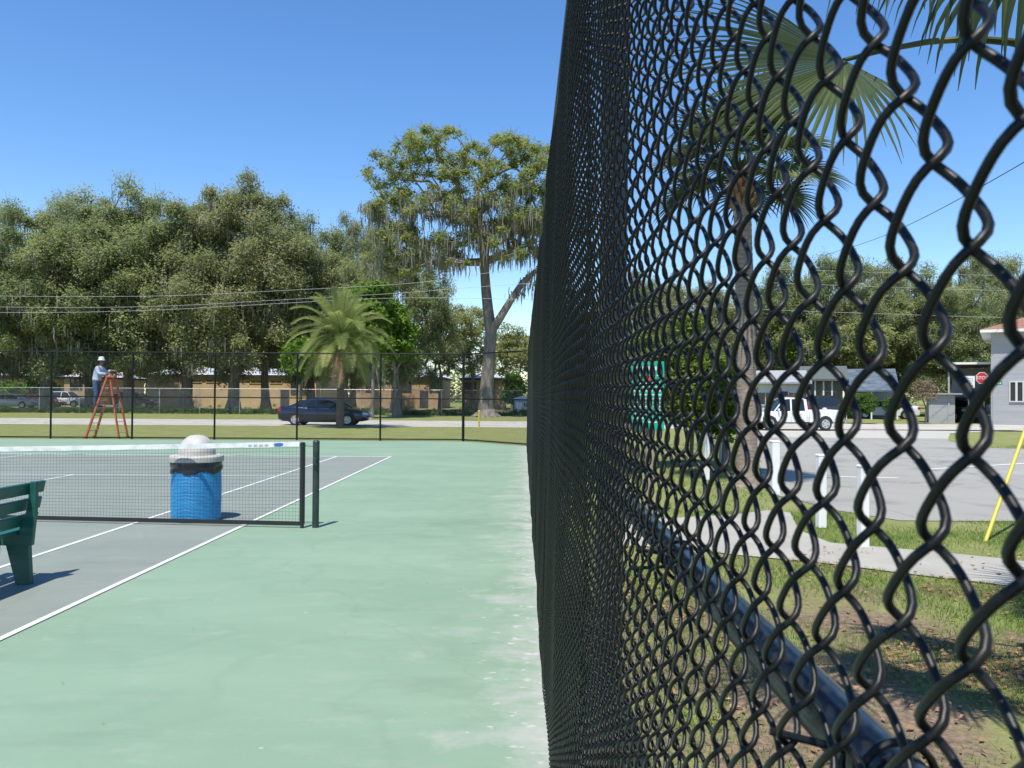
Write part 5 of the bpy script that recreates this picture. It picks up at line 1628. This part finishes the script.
for (f, hh, nw_) in rows:
    if 0.70 < f < 0.78: continue
    x_ = -w_ * 0.40; 
    while x_ < w_ * 0.34:
        ww = r_.uniform(0.03, 0.075) * (1.7 if nw_ == 2 else 1)
        b.box((x_ + ww / 2, -0.0165, nz0 + f * h_), (ww, 0.003, hh)); x_ += ww + 0.018
b.build('lettering', M_wht, nf_)
em = MB().box((0.01, -0.0175, nz0 + 0.76 * h_), (0.09, 0.004, 0.07)).build('red_emblem', mat('emblem_red', (0.55, 0.07, 0.03), 0.5), nf_)

# ------------------------------------------------------------------ bollards, guy marker, gas marker
M_bol = mat('bollard_white', (0.82, 0.82, 0.80), 0.6, col2=(0.70, 0.70, 0.68), scale=4, lo=0.5, hi=0.8)
def bollard(px, py, top, wd, label, tilt=0.0, m=None):
    p = gr(px, py); h = Z_at(px, top, p.y)
    t = thing('bollard', label, 'bollard', p, 0.2, 'white bollards round the parking lot')
    t.rotation_euler = (0, tilt, 0.15)
    w2 = wd
    MB().box((0, 0, h / 2), (w2, w2, h)).build('post', m or M_bol, t, bevel=0.012)
    b = MB().box((0, 0, h + 0.008), (w2 * 1.06, w2 * 1.06, 0.03)); b.build('cap', m or M_bol, t, bevel=0.01)
    return t
bollard(863, 547.5, 467, 0.10, 'white square bollard nearest the camera, at the edge of the footpath')
bollard(821, 528, 456, 0.105, 'white square bollard second from the nearest, in front of the lot')
bollard(774.5, 495, 442, 0.135, 'white square bollard just right of the ringed palm trunk')
bollard(706, 480, 433, 0.11, 'white square bollard left of the ringed palm trunk, slightly tilted', 0.03)
bollard(722, 464, 412, 0.12, 'grey bollard close to the left side of the ringed palm trunk', m=mat('bollard_grey', (0.42, 0.45, 0.50), 0.6))
# guy wire with yellow sleeve
p0 = gr(985, 541); p1 = at(1024, 433, p0.y + 0.6)
gw = thing('guy_wire', 'slanting utility guy wire with a yellow plastic sleeve in the verge by the lot', 'guy wire', p0)
d = (p1 - p0)
MB().tube([(0, 0, -0.02), d * 1.15], 0.022, 10).build('sleeve', mat('yellow_plastic', (0.55, 0.47, 0.06), 0.5), gw, smooth=True)
MB().tube([d * 1.15, d * 6.5], 0.006, 6).build('cable', M_galv, gw)
p0 = gr(479, 428.6)
gm = thing('marker_post', 'thin yellow pipeline marker post at the edge of the street', 'marker post', p0)
hh = Z_at(479, 411.5, p0.y)
MB().tube([(0, 0, 0), (0, 0, hh)], 0.045, 10).build('post', mat('marker_yellow', (0.58, 0.47, 0.06), 0.55), gm, smooth=True)
MB().tube([(0, 0, hh), (0, 0, hh + 0.06)], [0.055, 0.03], 10).build('cap', mat('marker_cap', (0.68, 0.58, 0.12), 0.5), gm)

# ------------------------------------------------------------------ utility wires
M_wire = mat('pale_wire', (0.32, 0.33, 0.34), 0.6)
WY = 49.0
GWI = 'utility wires along the street'
def wire(label, pts, r=0.011):
    P = []
    for (px, py) in pts: P.append(at(px, py, WY))
    # smooth through the points
    out = []
    for i in range(len(P) - 1):
        p0_, p1_, p2_, p3_ = P[max(0, i - 1)], P[i], P[i + 1], P[min(len(P) - 1, i + 2)]
        for k in range(8):
            t = k / 8
            out.append(0.5 * ((2 * p1_) + (-p0_ + p2_) * t + (2 * p0_ - 5 * p1_ + 4 * p2_ - p3_) * t * t + (-p0_ + 3 * p1_ - 3 * p2_ + p3_) * t ** 3))
    out.append(P[-1])
    o = MB().tube(out, r, 5).build('utility_wire', M_wire, None, smooth=True)
    return tag(o, label, 'utility wire', GWI)
wire('topmost pale utility wire crossing in front of the oaks', [(-200, 293), (0, 296), (90, 296.5), (180, 295.5), (274, 291), (414, 283), (520, 270), (700, 266), (800, 270), (1024, 276), (1200, 276)])
wire('middle pale utility wire crossing in front of the oaks', [(-200, 306), (0, 307), (90, 307.5), (180, 305.5), (270, 300.5), (400, 293), (540, 283), (700, 280), (800, 284), (1024, 291), (1200, 291)])
wire('lowest pale utility wire crossing in front of the oaks', [(-200, 313), (0, 312.5), (90, 312), (180, 309), (270, 304), (400, 298), (540, 300), (700, 306), (800, 311), (1024, 318), (1200, 320)])
a, c = at(845, 249, 34), at(1110, 112, 11)
o = MB().tube([a.lerp(c, k / 20) - Vector((0, 0, 0.25 * math.sin(PI * k / 20))) for k in range(-6, 21)], 0.009, 5).build('service_wire', M_trimk, None, smooth=True)
tag(o, 'thin dark service wire slanting up to the right across the sky behind the near mesh', 'utility wire')

# ------------------------------------------------------------------ step ladder and the person on it
LY = 28.3
M_fib = mat('orange_fibreglass', (0.66, 0.13, 0.07), 0.5, col2=(0.74, 0.20, 0.11), scale=3)
M_alu = mat('aluminium', (0.55, 0.55, 0.55), 0.4, metal=0.7)
LT = at(110.5, 377.5, LY)
ld = thing('step_ladder', 'tall orange fibreglass step ladder opened against the far fence', 'ladder', (LT.x, LY, 0))
zt = LT.z
bl = [gr(86, 440.3), gr(94.5, 438.6)]; br_ = [gr(119.5, 438.7), gr(128.5, 438.2)]
rel_ = lambda p: Vector((p.x - LT.x, p.y - LY, 0.015))
wA = Vector((0.06, 0.16, 0)); topA = [Vector((-0.06, -0.12, zt)), Vector((0.02, 0.14, zt))]; topB = [Vector((0.05, -0.10, zt - .05)), Vector((0.13, 0.14, zt - .05))]
A = [rel_(bl[0]), rel_(bl[1])]; B = [rel_(br_[0]), rel_(br_[1])]
A[0] = Vector((X_at(86, LY - 0.05) - LT.x, -0.05, 0.015))
A[1] = Vector((X_at(95, LY + 0.42) - LT.x, 0.42, 0.015)); B[0] = Vector((X_at(119.5, LY - 0.02) - LT.x, -0.02, 0.015)); B[1] = Vector((X_at(128.5, LY + 0.42) - LT.x, 0.42, 0.015))
for i in (0, 1):
    MB().beam(A[i], topA[i], 0.095, 0.055, up=(1, 0, 0.3)).build('rail', M_fib, ld)
for i in (0, 1):
    MB().beam(B[i], topB[i], 0.075, 0.045, up=(1, 0, -0.3)).build('rear_rail', M_fib, ld)
for k in range(1, 8):
    t = k / 8.0
    MB().beam(A[0].lerp(topA[0], t), A[1].lerp(topA[1], t), 0.08, 0.025).build('rung', M_alu, ld)
for t in (0.1, 0.28, 0.52, 0.76):
    MB().beam(B[0].lerp(topB[0], t), B[1].lerp(topB[1], t), 0.03, 0.02).build('brace', M_alu, ld)
MB().box((0.03, 0.01, zt + 0.03), (0.26, 0.40, 0.07), (0, 0, 0.25)).build('top_cap', M_fib, ld, bevel=0.01)
for i in (0, 1):
    t = 0.55
    MB().beam(A[i].lerp(topA[i], t), B[i].lerp(topB[i], t), 0.02, 0.012).build('spreader', M_alu, ld)
    MB().box(A[i] + Vector((0, 0, 0.03)), (0.11, 0.07, 0.07)).build('foot', M_trimk, ld)
    MB().box(B[i] + Vector((0, 0, 0.03)), (0.10, 0.06, 0.06)).build('foot', M_trimk, ld)


def skin(name, joints, bones, m, parent=None, root=0, sub=2):
    me = bpy.data.meshes.new(name)
    me.from_pydata([j[0] for j in joints], bones, [])
    o = bpy.data.objects.new(name, me); COL.objects.link(o)
    md = o.modifiers.new('skin', 'SKIN'); md.use_smooth_shade = True
    sv = me.skin_vertices[0].data
    for i, j in enumerate(joints):
        r = j[1]; sv[i].radius = r if isinstance(r, tuple) else (r, r)
        sv[i].use_root = (i == root)
    ss_ = o.modifiers.new('s', 'SUBSURF'); ss_.levels = sub; ss_.render_levels = sub
    dg = bpy.context.evaluated_depsgraph_get()
    me2 = bpy.data.meshes.new_from_object(o.evaluated_get(dg))
    bpy.data.objects.remove(o); bpy.data.meshes.remove(me)
    me2.materials.clear(); me2.materials.append(m); me2.name = name
    o = bpy.data.objects.new(name, me2); COL.objects.link(o)
    if parent: o.parent = parent
    return o

M_skin = mat('skin', (0.26, 0.15, 0.10), 0.55)
M_shirt = mat('pale_blue_shirt', (0.36, 0.45, 0.62), 0.85, col2=(0.60, 0.64, 0.70), scale=9)
M_jean = mat('blue_jeans', (0.055, 0.11, 0.20), 0.9, col2=(0.085, 0.15, 0.26), scale=12)
M_hat = mat('white_hat', (0.75, 0.75, 0.73), 0.8)
M_hair = mat('dark_hair', (0.03, 0.022, 0.018), 0.7)
M_boots = mat('work_boots', (0.06, 0.045, 0.03), 0.8)
# feet on the fourth rung of the climbing side (local to ladder apex x)
tR = 4 / 8.0
rung = (A[0].lerp(topA[0], tR) + A[1].lerp(topA[1], tR)) / 2
fz = rung.z + 0.015
person = thing('person', 'person in a white hat, pale blue shirt and jeans standing high on the orange ladder', 'person', (LT.x + rung.x - 0.05, LY + rung.y, fz), 0)
# local frame: faces +x
cxh = -0.10
J = [((cxh + 0.00, 0, 0.90), (0.125, 0.16)),      # 0 pelvis
     ((cxh + 0.03, 0, 1.08), (0.11, 0.145)),       # waist
     ((cxh + 0.09, 0, 1.28), (0.125, 0.17)),       # chest
     ((cxh + 0.13, 0, 1.40), (0.085, 0.12)),       # 3 upper chest
     ((cxh + 0.15, 0, 1.475), 0.052),              # 4 neck
     ((cxh + 0.165, 0, 1.53), 0.056),              # 5 throat
     ((cxh + 0.185, 0, 1.60), (0.088, 0.074)),     # 6 head
     ((cxh + 0.18, 0, 1.68), (0.078, 0.068))]      # 7 crown
Bn = [(0, 1), (1, 2), (2, 3), (3, 4), (4, 5), (5, 6), (6, 7)]
def chain(start, pts):
    prev = start
    for p in pts:
        J.append(p); Bn.append((prev, len(J) - 1)); prev = len(J) - 1
    return prev
for s_ in (-1, 1):
    up_ = 0.0 if s_ < 0 else 0.06
    e = chain(3, [((cxh + 0.12, s_ * 0.17, 1.40), 0.062), ((cxh + 0.22, s_ * 0.24, 1.20 + up_), 0.046), ((cxh + 0.42, s_ * 0.17, 1.19 + up_ * 2), 0.034), ((cxh + 0.475, s_ * 0.15, 1.20 + up_ * 2), 0.028), ((cxh + 0.53, s_ * 0.145, 1.205 + up_ * 2), (0.020, 0.036))])
    for q in range(4):
        yy = s_ * (0.145 + 0.026 * (q - 1.5))
        chain(e, [((cxh + 0.575, yy, 1.20 + up_ * 2), 0.0095), ((cxh + 0.605, yy, 1.185 + up_ * 2), 0.009), ((cxh + 0.615 - 0.004 * abs(q - 1.5), yy, 1.160 + up_ * 2), 0.0075)])
    chain(e, [((cxh + 0.535, s_ * 0.145 - s_ * 0.045, 1.195 + up_ * 2), 0.011), ((cxh + 0.560, s_ * 0.145 - s_ * 0.055, 1.18 + up_ * 2), 0.009)])
    chain(0, [((cxh + 0.01, s_ * 0.095, 0.86), 0.088), ((cxh + 0.07, s_ * 0.11, 0.48), 0.060), ((cxh + 0.03, s_ * 0.11, 0.28), 0.054), ((cxh + 0.03, s_ * 0.11, 0.09), 0.036), ((cxh + 0.07, s_ * 0.11, 0.035), (0.03, 0.04)), ((cxh + 0.17, s_ * 0.115, 0.025), (0.022, 0.040))])
body = skin('body', J, Bn, M_skin, person, 0)
# clothes: shells grown from the body surface
def shell(src, name, m, test, off, parent):
    me = src.data; vs = []; fs = []; mp = {}
    me.update()
    nr = [v.normal.copy() for v in me.vertices]
    for p in me.polygons:
        c = p.center
        if test(c):
            f = []
            for i in p.vertices:
                if i not in mp:
                    mp[i] = len(vs); vs.append(tuple(me.vertices[i].co + nr[i] * off))
                f.append(mp[i])
            fs.append(tuple(f))
    b = MB(); b.add(vs, fs)
    o = b.build(name, m, parent, smooth=True, fixn=False)
    md = o.modifiers.new('th', 'SOLIDIFY'); md.thickness = 0.006; md.offset = -1
    return o
shell(body, 'shirt', M_shirt, lambda c: (0.96 < c.z < 1.47 and c.x < cxh + 0.44), 0.018, person)
shell(body, 'jeans', M_jean, lambda c: 0.085 < c.z <= 0.99, 0.014, person)
shell(body, 'boot', M_boots, lambda c: c.z <= 0.13, 0.010, person)
hx, hz = cxh + 0.18, 1.62
shell(body, 'hair', M_hair, lambda c: c.z > 1.55 and (c.x < hx - 0.02 or c.z > 1.67), 0.009, person)
b = MB()
for s_ in (-1, 1):
    b.lathe([(0.003, -0.008), (0.010, 0), (0.003, 0.008)], 8, (hx + 0.080, s_ * 0.030, 1.615))
b.build('eye', mat('eye', (0.03, 0.025, 0.02), 0.3), person)
b = MB(); b.add([(hx + .078, -.012, 1.585), (hx + .078, .012, 1.585), (hx + .105, 0, 1.582), (hx + .078, 0, 1.622)], [(0, 1, 2), (1, 3, 2), (3, 0, 2), (0, 3, 1)]); b.build('nose', M_skin, person)
b = MB().box((hx + .079, 0, 1.553), (.008, .045, .009)); b.build('mouth', mat('lips', (0.24, 0.09, 0.07), 0.5), person)
b = MB()
for s_ in (-1, 1): b.box((hx - 0.005, s_ * 0.080, 1.605), (0.035, 0.014, 0.055))
b.build('ear', M_skin, person, bevel=0.005)
b = MB().lathe([(0.13, 0.0), (0.128, 0.012), (0.098, 0.018), (0.094, 0.08), (0.085, 0.115), (0.05, 0.13), (0.004, 0.133)], 24, (hx, 0, 1.685)); b.build('hat', M_hat, person, smooth=True)
